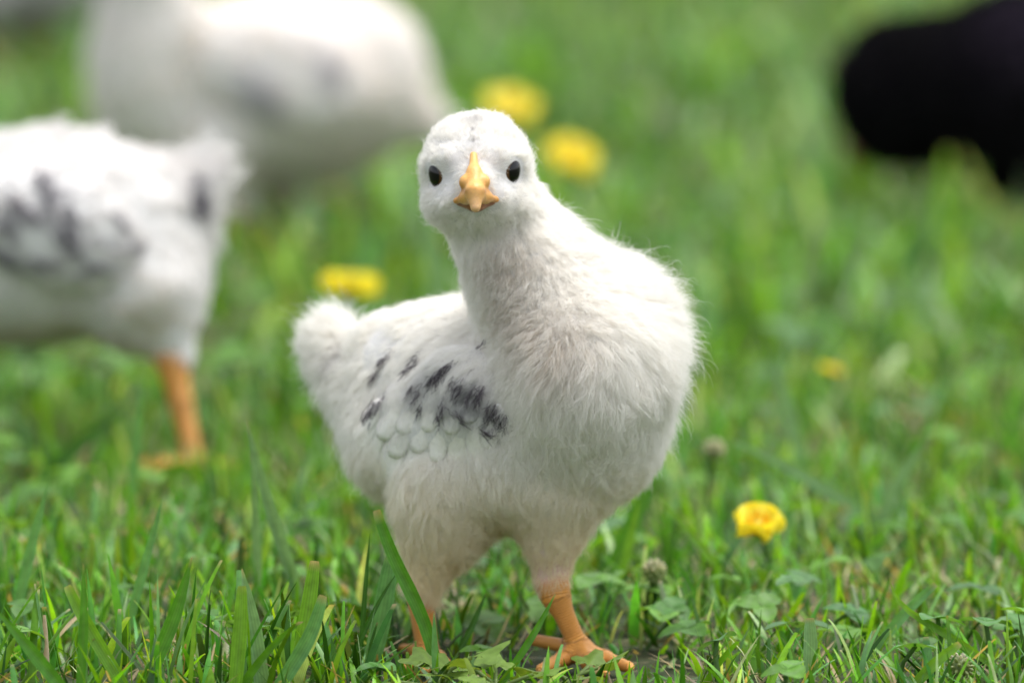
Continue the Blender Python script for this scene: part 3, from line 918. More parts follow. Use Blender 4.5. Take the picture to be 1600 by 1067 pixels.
def legs(f, Y, spec):
    """feathered shin, shank and four toes for each (hip, hock, foot) in pixels"""
    for hip, hock, foot, r in spec:
        Yh, Yk, Yf = hip[2], hock[2], foot[2]
        a, b = at(np.array(hip[0]), np.array(hip[1]), Yh), at(np.array(hock[0]), np.array(hock[1]), Yk)
        g = at(np.array(foot[0]), np.array(foot[1]), Yf); g[2] = .003
        f.cap(a, b, M(r[0], Y), M(r[1], Y), .01)
        kn = b + np.array([-.0016, -.001, -.001]); f.cap(kn, kn * .55 + g * .45, .0048, .0033, .004, 'leg'); f.cap(kn * .55 + g * .45, g, .0033, .0028, .004, 'leg')
        for ang, l in ((r[2] - 32, .021), (r[2], .025), (r[2] + 32, .021), (r[2] + 175, .012)):
            t = math.radians(ang)
            e = g + np.array([math.cos(t) * l, math.sin(t) * l, -.0015])
            f.cap(g, e, .0024, .0014, .002, 'leg')
            f.cap(e, e + norm(e - g) * .003 - [0, 0, .0008], .001, .0003, .001, 'claw')

# --- white chick at the left, feeding
Y1 = 0.40
f1 = Prims(.5); q = lambda x, y, dy=0: at(np.array(float(x)), np.array(float(y)), Y1 + dy * .01); m1 = lambda v: M(v, Y1)
f1.ell(q(50, 372), [m1(262), m1(165), m1(165)], rot(180, -6), .012)
f1.ell(q(225, 400), [m1(96), m1(120), m1(128)], None, .02)
f1.cap(q(262, 345), q(318, 285, .3), m1(58), m1(30), .02)
f1.ell(q(-130, 380), [m1(140), m1(140), m1(130)], None, .02)
f1.cap(q(-180, 350), q(-300, 470), m1(95), m1(62), .02)
f1.ell(q(-322, 520), [m1(82), m1(72), m1(72)], None, .01)
f1.ell(q(225, 460, -1.5), [m1(90), m1(75), m1(90)], None, .02)
legs(f1, Y1, [((240, 470, Y1 - .02), (276, 552, Y1 - .022), (303, 690, Y1 - .03), (70, 30, 185)),
              ((-40, 470, Y1 + .02), (-100, 575, Y1 + .022), (-130, 690, Y1 + .022), (70, 27, 185))])
r1 = [(40, 215, .3, -.6, 30, .6), (110, 212, .6, -.5, 32, .6), (10, 240, .8, -.2, 24, .4), (150, 240, .9, .3, 26, .2), (220, 270, .9, .3, 26, .2), (0, 350, 1, .2, 24, .15), (100, 330, 1, .3, 24, .15),
      (200, 360, .9, .5, 26, .15), (280, 330, .8, -.1, 30, .3), (305, 262, .3, -.9, 62, .6), (335, 280, .9, -.5, 48, .6), (325, 320, .9, .5, 40, .45), (310, 400, .6, .8, 26, .3), (300, 460, .3, 1, 26, .3),
      (230, 480, .2, 1, 28, .2), (100, 480, .3, 1, 26, .2), (0, 500, .3, 1, 26, .2), (60, 530, .3, 1, 24, .3), (280, 530, .1, 1, 16, .2), (-150, 380, .5, .6, 22, .2), (-300, 500, .6, -.4, 12, .3)]
DK, GY = [.26, .24, .27], [.42, .40, .45]
m1k = [(60, 520, 1, 0, 220, 46, .55, [.62, .55, .36]), (230, 490, .5, .8, 70, 50, .5, [.62, .55, .36]), (302, 318, .5, -.8, 26, 17, 1, [.07, .07, .09]), (325, 275, .7, -.7, 20, 16, .3, GY)]  # first two: creamy belly with olive underside shade painted in
W1 = Prims()
p, _ = march(f1, np.array([90.]), np.array([360.]), Y1 - .2, Y1 + .2); n = f1.grad(p)[0]
u = norm(RGT * 1 - UPV * .35); u = norm(u - n * (u @ n))
W1.ell(p[0] - n * .003, [m1(138), m1(92), m1(62)], np.stack([u, np.cross(n, u), n], 1), .006)
w1r = [(60, 300, .8, .6, 24, .15), (100, 350, .9, .4, 24, .15), (180, 400, 1, .1, 26, .2), (40, 390, .8, .5, 22, .15), (100, 430, .8, .6, 20, .2)]
w1m = [(65, 290, .3, 1, 40, 14, .7, DK), (100, 340, .2, 1, 60, 14, .65, DK), (40, 340, .5, .7, 40, 12, .6, DK), (110, 380, .4, .8, 40, 12, .6, DK), (180, 345, .8, .5, 30, 12, .4, GY), (190, 390, 1, .1, 32, 8, .7, DK),
       (10, 400, .8, .5, 50, 14, .6, DK), (30, 440, .9, .2, 40, 14, .7, DK), (60, 410, .9, .4, 34, 10, .5, GY), (130, 420, .9, -.1, 50, 16, .4, GY), (85, 310, .5, .8, 60, 50, .3, GY), (20, 370, .5, .8, 50, 60, .35, GY)]
lo, hi = bb(f1)
hd = q(-322, 520)
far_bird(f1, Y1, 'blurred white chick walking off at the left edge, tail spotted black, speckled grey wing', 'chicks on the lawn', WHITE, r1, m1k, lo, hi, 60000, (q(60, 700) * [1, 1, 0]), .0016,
         eye=[(hd + [-.004, -.0125, .003], (-.2, -1, .1)), (hd + [-.004, .0125, .003], (-.2, 1, .1))],
         beak=(hd + [-.012, 0, -.004], hd + [-.022, 0, -.012], .0042, srgb(226, 158, 70)), wing_e=(W1, w1r, w1m),
         flk=([(65, 285, .3, 1, 34, 11, .8), (75, 315, .2, 1, 24, 10, .8), (105, 335, .2, 1, 46, 10, .8), (40, 335, .7, .6, 34, 9, .7), (95, 375, .3, .9, 34, 10, .8), (120, 395, .6, .6, 24, 8, .6), (180, 345, .8, .5, 22, 9, .5),
               (195, 388, 1, .1, 32, 6, .8), (150, 380, .9, .3, 22, 6, .5), (8, 395, .8, .5, 40, 10, .8), (30, 440, .9, .2, 34, 11, .9), (12, 350, .6, .8, 26, 9, .7), (62, 405, .9, .4, 30, 7, .6), (140, 418, .9, -.1, 34, 7, .5), (20, 315, .7, .7, 20, 8, .6)],
              [(300, 322, .5, -.85, 24, 13, 10), (308, 305, .5, -.85, 12, 10, 10)], .12, (.13, .12, .14)))

# --- big pale chick behind
Y2 = 1.0
f2 = Prims(.5); q = lambda x, y, dy=0: at(np.array(float(x)), np.array(float(y)), Y2 + dy * .01); m2 = lambda v: M(v, Y2)
f2.ell(q(440, 142), [m2(195), m2(150), m2(155)], rot(180, 6), .02)
f2.ell(q(218, 110, -1), [m2(80), m2(90), m2(122)], None, .02)
f2.ell(q(270, 190), [m2(110), m2(110), m2(90)], None, .02)
f2.ell(q(560, 110), [m2(100), m2(100), m2(110)], None, .02)
f2.cap(q(590, 165), q(665, 185), m2(60), m2(24), .02)
f2.cap(q(245, 20, -1), q(215, -110, -2), m2(62), m2(54), .03)
f2.ell(q(185, -150, -2), [m2(80), m2(68), m2(68)], None, .01)
legs(f2, Y2, [((350, 230, Y2 - .02), (370, 320, Y2 - .02), (355, 398, Y2 - .025), (70, 26, 185)), ((440, 230, Y2 + .025), (460, 315, Y2 + .025), (440, 385, Y2 + .02), (70, 26, 185))])
r2 = [(200, 60, -.6, .6, 24, .3), (170, 140, -.4, 1, 26, .3), (260, 150, 0, 1, 26, .2), (350, 60, .8, .4, 26, .2), (450, 40, 1, .2, 26, .2), (450, 130, .9, .5, 26, .2), (560, 60, 1, .3, 28, .25), (620, 140, .9, .5, 30, .3),
      (670, 185, 1, .2, 40, .5), (600, 220, .6, .8, 26, .3), (350, 230, .2, 1, 28, .25), (480, 230, .3, 1, 28, .25), (190, -150, .6, -.5, 12, .3), (210, -40, 0, 1, 20, .3)]
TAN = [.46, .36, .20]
m2k = [(430, 250, 1, 0, 170, 50, .6, [.55, .50, .36]), (580, 220, 1, .2, 90, 44, .5, [.55, .50, .36]), (312, 20, -.25, 1, 75, 34, .6, TAN), (300, 90, -.1, 1, 70, 22, .4, TAN), (300, 190, .3, 1, 60, 40, .3, TAN)]  # first two: warm olive shading of the underside, painted into the down
W2 = Prims()
p, _ = march(f2, np.array([450.]), np.array([110.]), Y2 - .2, Y2 + .2); n = f2.grad(p)[0]
u = norm(RGT - UPV * .25); u = norm(u - n * (u @ n))
W2.ell(p[0] - n * .002, [m2(135), m2(85), m2(38)], np.stack([u, np.cross(n, u), n], 1), .006)
w2r = [(380, 80, .8, .5, 24, .15), (480, 110, .9, .4, 24, .15), (540, 140, 1, .2, 26, .2), (420, 160, .8, .6, 20, .2)]
w2m = [(400, 130, .7, .7, 44, 26, .55, GY), (385, 160, .8, .4, 40, 20, .5, GY), (510, 115, .4, .9, 40, 22, .5, GY), (470, 70, 1, .2, 60, 24, .15, GY)]
lo, hi = bb(f2); hd = q(185, -150, -2)
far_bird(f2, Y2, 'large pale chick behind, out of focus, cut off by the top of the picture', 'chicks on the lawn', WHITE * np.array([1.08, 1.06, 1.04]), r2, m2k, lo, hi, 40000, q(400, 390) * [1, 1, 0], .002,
         eye=[(hd + [-.004, -.0145, .003], (-.2, -1, .1)), (hd + [-.004, .0145, .003], (-.2, 1, .1))],
         beak=(hd + [-.014, 0, -.003], hd + [-.027, 0, -.007], .005, srgb(226, 158, 70)), wing_e=(W2, w2r, w2m),
         flk=([(390, 140, .7, .7, 44, 20, .5), (420, 165, .8, .3, 30, 14, .5), (510, 115, .4, .9, 34, 16, .5)], [], .09, (.30, .29, .33)))

# --- black chick at the right
Y3 = 1.1
f3 = Prims(.5); q = lambda x, y, dy=0: at(np.array(float(x)), np.array(float(y)), Y3 + dy * .01); m3 = lambda v: M(v, Y3)
f3.ell(q(1405, 148), [m3(78), m3(82), m3(92)], None, .02)
f3.cap(q(1415, 142), q(1570, 138), m3(103), m3(140), .04)
f3.ell(q(1680, 150), [m3(205), m3(150), m3(165)], rot(180, 5), .03)
f3.cap(q(1820, 60), q(1900, 10), m3(60), m3(28), .03)
legs(f3, Y3, [((1640, 220, Y3 - .02), (1650, 290, Y3 - .02), (1630, 355, Y3 - .02), (70, 26, 185)), ((1720, 220, Y3 + .02), (1730, 290, Y3 + .02), (1715, 340, Y3 + .02), (70, 26, 185))])
r3 = [(1345, 140, -.6, .3, 17, 0.42), (1400, 75, .4, -.6, 23, 0.42), (1400, 215, .2, .8, 23, 0.42), (1450, 140, 1, .1, 27, 0.28), (1540, 40, 1, .0, 37, 0.42), (1560, 140, 1, .3, 37, 0.28), (1580, 240, .6, .8, 40, 0.42), (1700, 140, 1, .3, 40, 0.28)]
BLK = np.array([.004, .0036, .0045])
m3k = [(1585, 50, .9, -.2, 90, 80, .7, [.07, .052, .085])]  # purple sheen painted into the black down
lo, hi = bb(f3); hd = q(1400, 148)
far_bird(f3, Y3, 'black chick at the right edge, head down to the grass', 'chicks on the lawn', BLK, r3, m3k, lo, hi, 40000, q(1660, 350) * [1, 1, 0], .002, legcol=(70, 60, 50),
         eye=[(hd + [-.008, -.0155, .004], (-.3, -1, .1)), (hd + [-.008, .0155, .004], (-.3, 1, .1))],
         beak=(q(1352, 205), q(1320, 256), .0062, srgb(140, 104, 78)))

# --- pale chick in the far left corner, underside shade painted brown
Y4 = 1.75
f4 = Prims(.5); q = lambda x, y, dy=0: at(np.array(float(x)), np.array(float(y)), Y4 + dy * .01); m4 = lambda v: M(v, Y4)
f4.ell(q(20, -55), [m4(150), m4(110), m4(98)], rot(180, 4), .02)
f4.ell(q(-80, -100), [m4(70), m4(75), m4(90)], None, .02)
f4.cap(q(-90, -140), q(-105, -220), m4(60), m4(46), .02)
f4.ell(q(-115, -240), [m4(62), m4(52), m4(52)], None, .01)
f4.cap(q(130, -75), q(190, -110), m4(50), m4(22), .02)
legs(f4, Y4, [((-20, 0, Y4 - .02), (-10, 48, Y4 - .02), (-25, 95, Y4 - .02), (54, 22, 185)), ((50, 0, Y4 + .02), (60, 45, Y4 + .02), (45, 90, Y4 + .02), (54, 22, 185))])
r4 = [(0, -100, 1, .2, 20, .2), (60, -60, 1, .3, 22, .2), (120, -60, .9, .3, 22, .3), (0, 10, .4, .9, 22, .25), (-80, -100, -.2, 1, 20, .25), (185, -110, 1, -.4, 34, .4), (-110, -240, .5, -.5, 12, .3)]
BELLY_SHADE = [.13, .105, .075]
m4k = [(20, 25, 1, 0, 160, 26, .9, BELLY_SHADE), (-60, 10, 1, 0, 80, 40, .8, BELLY_SHADE)]
lo, hi = bb(f4); hd = q(-115, -240)
far_bird(f4, Y4, 'pale chick with belly shade painted brown in the far upper left corner', 'chicks on the lawn', WHITE * .8, r4, m4k, lo, hi, 25000, q(20, 92) * [1, 1, 0], .0025,
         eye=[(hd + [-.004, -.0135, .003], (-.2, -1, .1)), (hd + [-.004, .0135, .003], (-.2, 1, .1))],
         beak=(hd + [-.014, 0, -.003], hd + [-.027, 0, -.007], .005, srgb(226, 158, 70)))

# ------------------------------------------------------------------ ground
def ground():
    m, N, L = mat_new('soil')
    out = N.new('ShaderNodeOutputMaterial'); p = N.new('ShaderNodeBsdfPrincipled'); tc = N.new('ShaderNodeTexCoord')
    n1 = N.new('ShaderNodeTexNoise'); n1.inputs['Scale'].default_value = 60; n1.inputs['Detail'].default_value = 8
    n2 = N.new('ShaderNodeTexNoise'); n2.inputs['Scale'].default_value = 6; n2.inputs['Detail'].default_value = 4
    L.new(tc.outputs['Object'], n1.inputs['Vector']); L.new(tc.outputs['Object'], n2.inputs['Vector'])
    r = N.new('ShaderNodeValToRGB'); r.color_ramp.elements[0].position = .35; r.color_ramp.elements[1].position = .7
    r.color_ramp.elements[0].color = (.018, .026, .008, 1); r.color_ramp.elements[1].color = (.07, .060, .030, 1)
    L.new(n1.outputs['Fac'], r.inputs[0])
    mx = N.new('ShaderNodeMix'); mx.data_type = 'RGBA'; mx.inputs[7].default_value = (.03, .06, .012, 1)
    L.new(n2.outputs['Fac'], mx.inputs[0]); L.new(r.outputs[0], mx.inputs[6]); L.new(mx.outputs[2], p.inputs['Base Color'])
    p.inputs['Roughness'].default_value = .95
    b = N.new('ShaderNodeBump'); b.inputs['Distance'].default_value = .004; L.new(n1.outputs['Fac'], b.inputs['Height']); L.new(b.outputs[0], p.inputs['Normal'])
    L.new(p.outputs[0], out.inputs[0])
    # fine in the middle, reaching to the horizon
    ax = np.concatenate([-np.geomspace(150, 1.2, 14), np.linspace(-1, 1, 60), np.geomspace(1.2, 150, 14)])
    X, Y = np.meshgrid(ax, ax, indexing='ij')
    Z = (np.sin(X * 23 + 1) * np.sin(Y * 19) + np.sin(X * 51) * np.sin(Y * 43 + 2) * .5) * .0012 * (np.hypot(X, Y) < 3) - .001
    V = np.stack([X, Y + .4, Z], -1).reshape(-1, 3); k = len(ax)
    F = np.array([[i * k + j, (i + 1) * k + j, (i + 1) * k + j + 1, i * k + j + 1] for i in range(k - 1) for j in range(k - 1)])
    tag(add('ground', mesh_data('ground', V, F, m)), 'dark soil and thatch under the lawn', kind='structure')
ground()

# ------------------------------------------------------------------ grass
PAL = np.array([[.145, .335, .016], [.100, .285, .014], [.062, .215, .028], [.115, .270, .085], [.034, .125, .010], [.205, .360, .016], [.30, .43, .22]]) * np.array([1.13, 1.12, 1.05])  # last entry: pale sheen and glints put into the blade colour
STRAW = np.array([.50, .39, .22])

def blades(N, xy, L, W_, az, lean, curl, colr, tipc, cut, rows_, nv, name, fold=.25):
    """N grass blades as one set of strips; az: way each leans, lean: angle from upright, curl: extra bend to the tip"""
    t = np.append(np.linspace(0, .93, rows_ - 1), 1.0)
    ang = lean[:, None] + curl[:, None] * t[None]                     # angle from vertical
    seg = L[:, None] * np.diff(t)[None]
    dz, dr = np.cos(ang[:, :-1]) * seg, np.sin(ang[:, :-1]) * seg
    z = np.concatenate([np.zeros((N, 1)), np.cumsum(dz, 1)], 1); r = np.concatenate([np.zeros((N, 1)), np.cumsum(dr, 1)], 1)
    z = np.maximum(z, .0012) - .002
    ca, sa = np.cos(az), np.sin(az)
    C = np.stack([xy[:, :1] + r * ca[:, None], xy[:, 1:] + r * sa[:, None], z], -1)
    tw = rng.normal(0, .7, N)
    side = np.stack([-np.sin(az + tw), np.cos(az + tw), np.zeros(N)], -1)
    prof = np.where(cut[:, None], np.interp(t, [0, .3, .8, 1], [.7, 1, .8, .5])[None], np.interp(t, [0, .3, .7, 1], [.7, 1, .75, .06])[None])
    hw = W_[:, None] * .5 * prof
    nrm = np.cross(side[:, None], norm(np.gradient(C, axis=1)))
    if nv == 3: offs = [-1, 0, 1]
    else: offs = [-1, 1]
    V = np.stack([C + side[:, None] * (hw * o)[..., None] + nrm * (hw * fold * (1 - abs(o)) * -1)[..., None] for o in offs], 2)    # N,rows,nv,3
    V[..., 2] = np.maximum(V[..., 2], -.002)
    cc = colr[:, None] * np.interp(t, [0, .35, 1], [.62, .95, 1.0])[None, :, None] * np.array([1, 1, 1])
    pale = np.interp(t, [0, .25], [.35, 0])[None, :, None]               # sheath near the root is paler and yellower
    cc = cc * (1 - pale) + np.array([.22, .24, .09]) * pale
    k = np.where(t > .95, 1, 0)[None, :, None] * tipc[:, None, None]
    cc = cc * (1 - k) + STRAW * k
    cc = np.repeat(cc[:, :, None], nv, 2)
    U = np.broadcast_to(np.linspace(0, 1, nv)[None, None], (N, rows_, nv))
    base = np.arange(N)[:, None, None] * rows_ * nv
    i, j = np.meshgrid(np.arange(rows_ - 1), np.arange(nv - 1), indexing='ij')
    q_ = np.stack([i * nv + j, i * nv + j + 1, (i + 1) * nv + j + 1, (i + 1) * nv + j], -1).reshape(-1, 4)
    F = (base + q_[None]).reshape(-1, 4)
    return V.reshape(-1, 3), F, cc.reshape(-1, 3), U.reshape(-1), C

NB = None
def inside_any(C, keep):
    """drop blades that would pass through a bird"""
    tst = [(both, np.array([0, .01, .06]), .12), (f1, None, None), (f2, None, None), (f3, None, None), (f4, None, None)]
    for f, _, _ in tst:
        lo_, hi_ = bb(f, .004)
        P = C[:, ::2]
        inb = ((P > lo_) & (P < hi_)).all(-1)
        idx = np.argwhere(inb)
        if len(idx) == 0: continue
        d = f(P[idx[:, 0], idx[:, 1]])
        keep[idx[d < .0012, 0]] = False
    return keep

def scatter(n, y0, y1, mfront, mback):
    """points inside the view wedge plus a margin on both sides"""
    y = rng.uniform(y0, y1, n)
    half = (y + CAM_D) * .0565 + mfront + (y - y0) / (y1 - y0) * (mback - mfront)
    x = rng.uniform(-1, 1, n) * half
    return np.stack([x, y], -1)

def patch(xy, sc):
    """slow variation over the lawn, 0..1"""
    return .5 + .25 * (np.sin(xy[:, 0] * sc + 1.3) * np.cos(xy[:, 1] * sc * .8 + .4) + np.sin(xy[:, 0] * sc * 2.3 + 4) * np.sin(xy[:, 1] * sc * 1.9 + 2))

def reach(xy):
    """how tall the lawn stands: shaved short round and before the chick's feet, longer to the left"""
    d = xy[:, 1] + CAM_D
    u = 800 + xy[:, 0] / d * FPX
    top = np.interp(u, [-200, 250, 520, 610, 1010, 1120, 1800], [845, 840, 865, 975, 995, 935, 910])
    top = np.maximum(top, np.interp(xy[:, 1], [-.34, -.12, -.09, -.04], [1110, 1075, 1035, 600]))
    line = CAM_H - d * np.tan(PITCH + np.arctan((top - CY0) / FPX))
    top = np.where((u > 800) & (u < 1015), np.maximum(top, 1046), top)
    for fx, fy, rr, hh in ((905, .0, .030, .006), (940, -.015, .022, .005), (850, 0., .018, .006), (330, .37, .022, .008)):
        q_ = at(np.array(float(fx)), np.array(800.), fy)
        top_h = np.where(np.hypot(xy[:, 0] - q_[0], xy[:, 1] - fy) < rr, hh, 9)
        cap_ = top_h if fx == 905 else np.minimum(cap_, top_h)
    return np.minimum(cap_, np.where(xy[:, 1] < .0, np.maximum(line, .003), np.where(xy[:, 1] < .06, .022, np.where(xy[:, 1] < .6, .029, .08))))

PARTS = []
def sow(n, y0, y1, mf, mb, Lr, Wr, rows_, nv, pal_w, lean_s, cutp, curlr=(0, 1.0), dead_p=.055, xr=None, patchy=0.0):
    xy = scatter(n, y0, y1, mf, mb)
    if xr: xy[:, 0] = rng.uniform(*xr, n)
    xy += rng.normal(0, .004, xy.shape)
    if patchy: xy = xy[rng.random(n) > patchy * np.clip(1.6 - 2.2 * patch(xy * [1, .6] + 1.7, 42), 0, 1)]
    n = len(xy)
    pt = patch(xy, 22)
    L = rng.uniform(*Lr, n) * (.75 + .5 * pt)
    Wd = rng.uniform(*Wr, n)
    L = np.minimum(L, reach(xy) * rng.uniform(.35, 1.0, n))
    ok_ = L > .004
    xy, pt, L, Wd = xy[ok_], pt[ok_], L[ok_], Wd[ok_]; n = len(xy)
    pw = np.array(pal_w, float)[None] * np.ones((n, 1))
    pw[:, 2:4] *= (.4 + 1.2 * patch(xy + 3.1, 15))[:, None]; pw[:, 0] *= (.4 + 1.2 * patch(xy + 7.7, 17)); pw /= pw.sum(1, keepdims=True)
    idx = (rng.random((n, 1)) > np.cumsum(pw, 1)).sum(1).clip(0, len(PAL) - 1)
    colr = PAL[idx] * np.clip(rng.normal(1, .40, (n, 1)), .3, 2.0)
    colr[:, 0] *= np.clip(rng.normal(1, .12, n), .7, 1.4)
    dead = rng.random(n) < dead_p
    colr[dead] = STRAW * rng.uniform(.3, 1.25, (dead.sum(), 1))
    cut = rng.random(n) < cutp
    tipc = np.where(cut, rng.random(n) < .55, rng.random(n) < .15) * rng.uniform(.3, .9, n)
    az = rng.uniform(0, 2 * math.pi, n)
    lean = np.abs(rng.normal(0, lean_s, n)); curl = rng.uniform(*curlr, n)
    lean[dead] += .6
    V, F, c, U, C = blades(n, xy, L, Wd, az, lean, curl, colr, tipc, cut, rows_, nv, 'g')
    keep = inside_any(C, np.ones(n, bool))
    # keep feet of the main chick visible
    per = rows_ * nv; fp = (rows_ - 1) * (nv - 1)
    km = np.repeat(keep, per)
    remap = np.cumsum(km) - 1
    PARTS.append((V[km], remap[F[np.repeat(keep, fp)]], c[km], U[km]))

# fine short undergrowth, ordinary blades, coarse ones, then dry litter
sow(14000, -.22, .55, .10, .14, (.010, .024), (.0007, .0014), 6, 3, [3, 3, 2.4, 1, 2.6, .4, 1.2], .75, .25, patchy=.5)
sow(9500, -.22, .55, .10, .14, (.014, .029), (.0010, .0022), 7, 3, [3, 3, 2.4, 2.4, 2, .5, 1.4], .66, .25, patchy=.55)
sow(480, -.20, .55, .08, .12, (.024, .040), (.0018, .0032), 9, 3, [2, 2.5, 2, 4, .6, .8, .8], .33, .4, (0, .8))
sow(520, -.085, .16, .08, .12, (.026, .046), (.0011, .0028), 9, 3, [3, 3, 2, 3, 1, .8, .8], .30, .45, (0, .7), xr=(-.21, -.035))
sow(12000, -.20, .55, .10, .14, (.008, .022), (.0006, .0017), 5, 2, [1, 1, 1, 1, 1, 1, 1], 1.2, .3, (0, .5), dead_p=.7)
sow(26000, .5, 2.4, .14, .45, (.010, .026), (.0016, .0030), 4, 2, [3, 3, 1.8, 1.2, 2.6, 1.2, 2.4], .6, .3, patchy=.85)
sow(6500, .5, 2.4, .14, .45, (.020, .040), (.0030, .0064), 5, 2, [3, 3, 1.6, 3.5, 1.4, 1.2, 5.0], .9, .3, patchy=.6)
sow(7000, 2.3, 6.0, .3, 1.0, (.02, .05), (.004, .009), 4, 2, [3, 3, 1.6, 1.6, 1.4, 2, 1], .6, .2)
def flush(name, label, mat):
    global PARTS
    off = 0; Vs, Fs, Cs, Us = [], [], [], []
    for V, F, c, U in PARTS:
        Vs.append(V); Fs.append(F + off); Cs.append(c); Us.append(U); off += len(V)
    Cc = np.concatenate(Cs)
    o = add(name, mesh_data(name, np.concatenate(Vs), np.concatenate(Fs), mat, {'col': np.clip(np.concatenate([Cc, np.ones((len(Cc), 1))], 1), 0, 1), 'u': np.concatenate(Us)}))
    PARTS = []
    return tag(o, label, 'grass', kind='stuff')
flush('grass', 'mown green lawn grass with cut straw coloured tips', M_GRASS)

# ------------------------------------------------------------------ clover and weeds
def leaflet(n=7, ln=.009, w=.008, cup=.25, notch=.12):
    """one heart-shaped clover leaflet lying along +X"""
    s = np.linspace(0, 1, n)
    prof = np.sin(np.pi * np.clip(s, .02, .98) ** .75) ** .7
    V, F = [], []
    for i, si in enumerate(s):
        for qi in (-1, -.5, 0, .5, 1):
            x = si * ln - (notch * ln * (1 - abs(qi)) if i == n - 1 else 0)
            V.append([x, qi * w * .5 * max(prof[i], .06), cup * w * .5 * abs(qi) * prof[i] - .12 * ln * si * si])
    for i in range(n - 1):
        for j in range(4): F.append([i * 5 + j, i * 5 + j + 1, (i + 1) * 5 + j + 1, (i + 1) * 5 + j])
    return np.array(V), np.array(F)

LV, LF = leaflet(5)
def rotz(a): return np.array([[math.cos(a), -math.sin(a), 0], [math.sin(a), math.cos(a), 0], [0, 0, 1]])
def ground_cover(n):
    for _ in range(n):
        xy = scatter(1, -.05, 2.3, .06, .35)[0]
        if rng.random() > .25 + .9 * patch(xy[None], 14)[0]: continue
        if (xy[1] < .03 and abs(xy[0]) < .04) or (xy[1] < .5 and rng.random() < .55): continue
        z = rng.uniform(.004, .017); s = rng.uniform(.5, 1.15); a0 = rng.uniform(0, 6.28); tl = rot(rng.uniform(0, 360), rng.uniform(-25, 25))
        c = np.array([[.10, .25, .04], [.14, .31, .045], [.11, .24, .08]][rng.integers(3)]) * rng.uniform(.7, 1.2)
        Vb = np.concatenate([(LV * s) @ rotz(a0 + k * 2.094).T for k in range(3)]) @ tl.T + [xy[0], xy[1], z]
        if both(Vb).min() < .0015: continue
        F = np.concatenate([LF + k * len(LV) for k in range(3)])
        cc = np.tile(c, (len(Vb), 1)) * np.tile(np.clip(.85 + .3 * np.abs(LV[:, 1]) / .004, 0, 1.25), 3)[:, None]
        PARTS.append((Vb, F, cc, np.zeros(len(Vb))))
ground_cover(3200)
flush('ground_cover', 'small clover leaves spread low between the grass blades', M_LEAF)['category'] = 'clover'

def tube(pts, r, nv=8):
    pts = np.asarray(pts, float); T = norm(np.gradient(pts, axis=0)); V, F = [], []
    r = np.broadcast_to(r, len(pts))
    for p, t, ri in zip(pts, T, r):
        a = np.cross(t, [0, 1, 0.2]); a /= np.linalg.norm(a); b = np.cross(t, a)
        for j in range(nv):
            w = 2 * math.pi * j / nv; V.append(p + ri * (math.cos(w) * a + math.sin(w) * b))
    for i in range(len(pts) - 1):
        for j in range(nv): F.append([i * nv + j, i * nv + (j + 1) % nv, (i + 1) * nv + (j + 1) % nv, (i + 1) * nv + j])
    return np.array(V), np.array(F)

def pmesh(name, V, F, c, mat, parent, loc=None, u=None):
    c = np.asarray(c, float)
    if c.ndim == 1: c = np.tile(c, (len(V), 1))
    return add(name, mesh_data(name, V, F, mat, {'col': np.concatenate([np.clip(c, 0, 1), np.ones((len(V), 1))], 1), 'u': np.zeros(len(V)) if u is None else u}), parent, loc)

def clover(pxx, pyy, Y, z, s, label, colr=(.06, .17, .05), n=3):
    """a clover plant: one stalk, three leaflets"""
    top = at(np.array(float(pxx)), np.array(float(pyy)), Y)
    g = np.array([top[0] + rng.normal(0, .004), Y + rng.normal(0, .003), -.001])
    root = empty('clover_plant', g, label, 'clover', 'clover plants in the lawn')
    mid = (top - g) * .55 + [rng.normal(0, .002), .001, .002]
    V, F = tube([np.zeros(3), mid, top - g], .0006)
    pmesh('stem', V, F, np.array([.10, .20, .05]), M_LEAF, root)
    s = s * .52
    V0, F0 = leaflet(9, .010 * s, .0092 * s)
    a0 = rng.uniform(0, 6.28); tl = rot(rng.uniform(0, 360), rng.uniform(-30, 30))
    me = None
    for k in range(n):
        Vk = V0 @ rotz(a0 + k * 2 * math.pi / n).T @ tl.T
        band = np.exp(-((V0[:, 0] / (.010 * s) - .5) / .12) ** 2)[:, None] * .25
        c = np.array(colr) * rng.uniform(.85, 1.15)
        pmesh('leaf', Vk, F0, c * (1 - band) + np.array([.25, .32, .22]) * band, M_LEAF, root, top - g)
    return root

CL = [(930, 905, .06, 1.6, 'round green clover leaf just right of the chick\'s standing leg'), (985, 890, .09, 1.3, 'clover leaf standing below the pale clover bud'),
      (1465, 965, -.03, 1.4, 'clover leaf nearest the lower right, beside a leaning blade'), (1540, 970, -.02, 1.5, 'broad clover leaf at the right edge near the bottom'),
      (1590, 975, .0, 1.3, 'clover leaf cut off by the right edge'), (1430, 1010, -.06, 1.2, 'clover leaf under the kinked leaning blade'), (1330, 955, .02, 1.4, 'clover leaf left of the broad leaning blade'),
      (1190, 945, .02, 1.3, 'clover leaf low in the grass right of the toes'), (1120, 1000, -.04, 1.2, 'clover leaf near the bottom edge right of the foot'), (590, 1040, -.06, 1.1, 'dark clover leaf left of the lobed weed by the hidden foot'),
      (750, 1015, -.02, 1.0, 'clover leaf between the chick\'s two feet'), (180, 560, .45, 1.5, 'blurred clover leaf under the left chick'), (360, 555, .5, 1.8, 'pale blurred clover leaf right of the left chick\'s leg'),
      (1230, 1045, -.09, 1.3, 'clover leaf at the bottom edge beside the upright blunt blade'), (1050, 950, .03, 1.2, 'clover leaf beyond the longest toe')]
for a in CL: clover(a[0], a[1], a[2], 0, a[3], a[4], colr=[(.085, .24, .04), (.075, .21, .055), (.12, .28, .035)][rng.integers(3)])

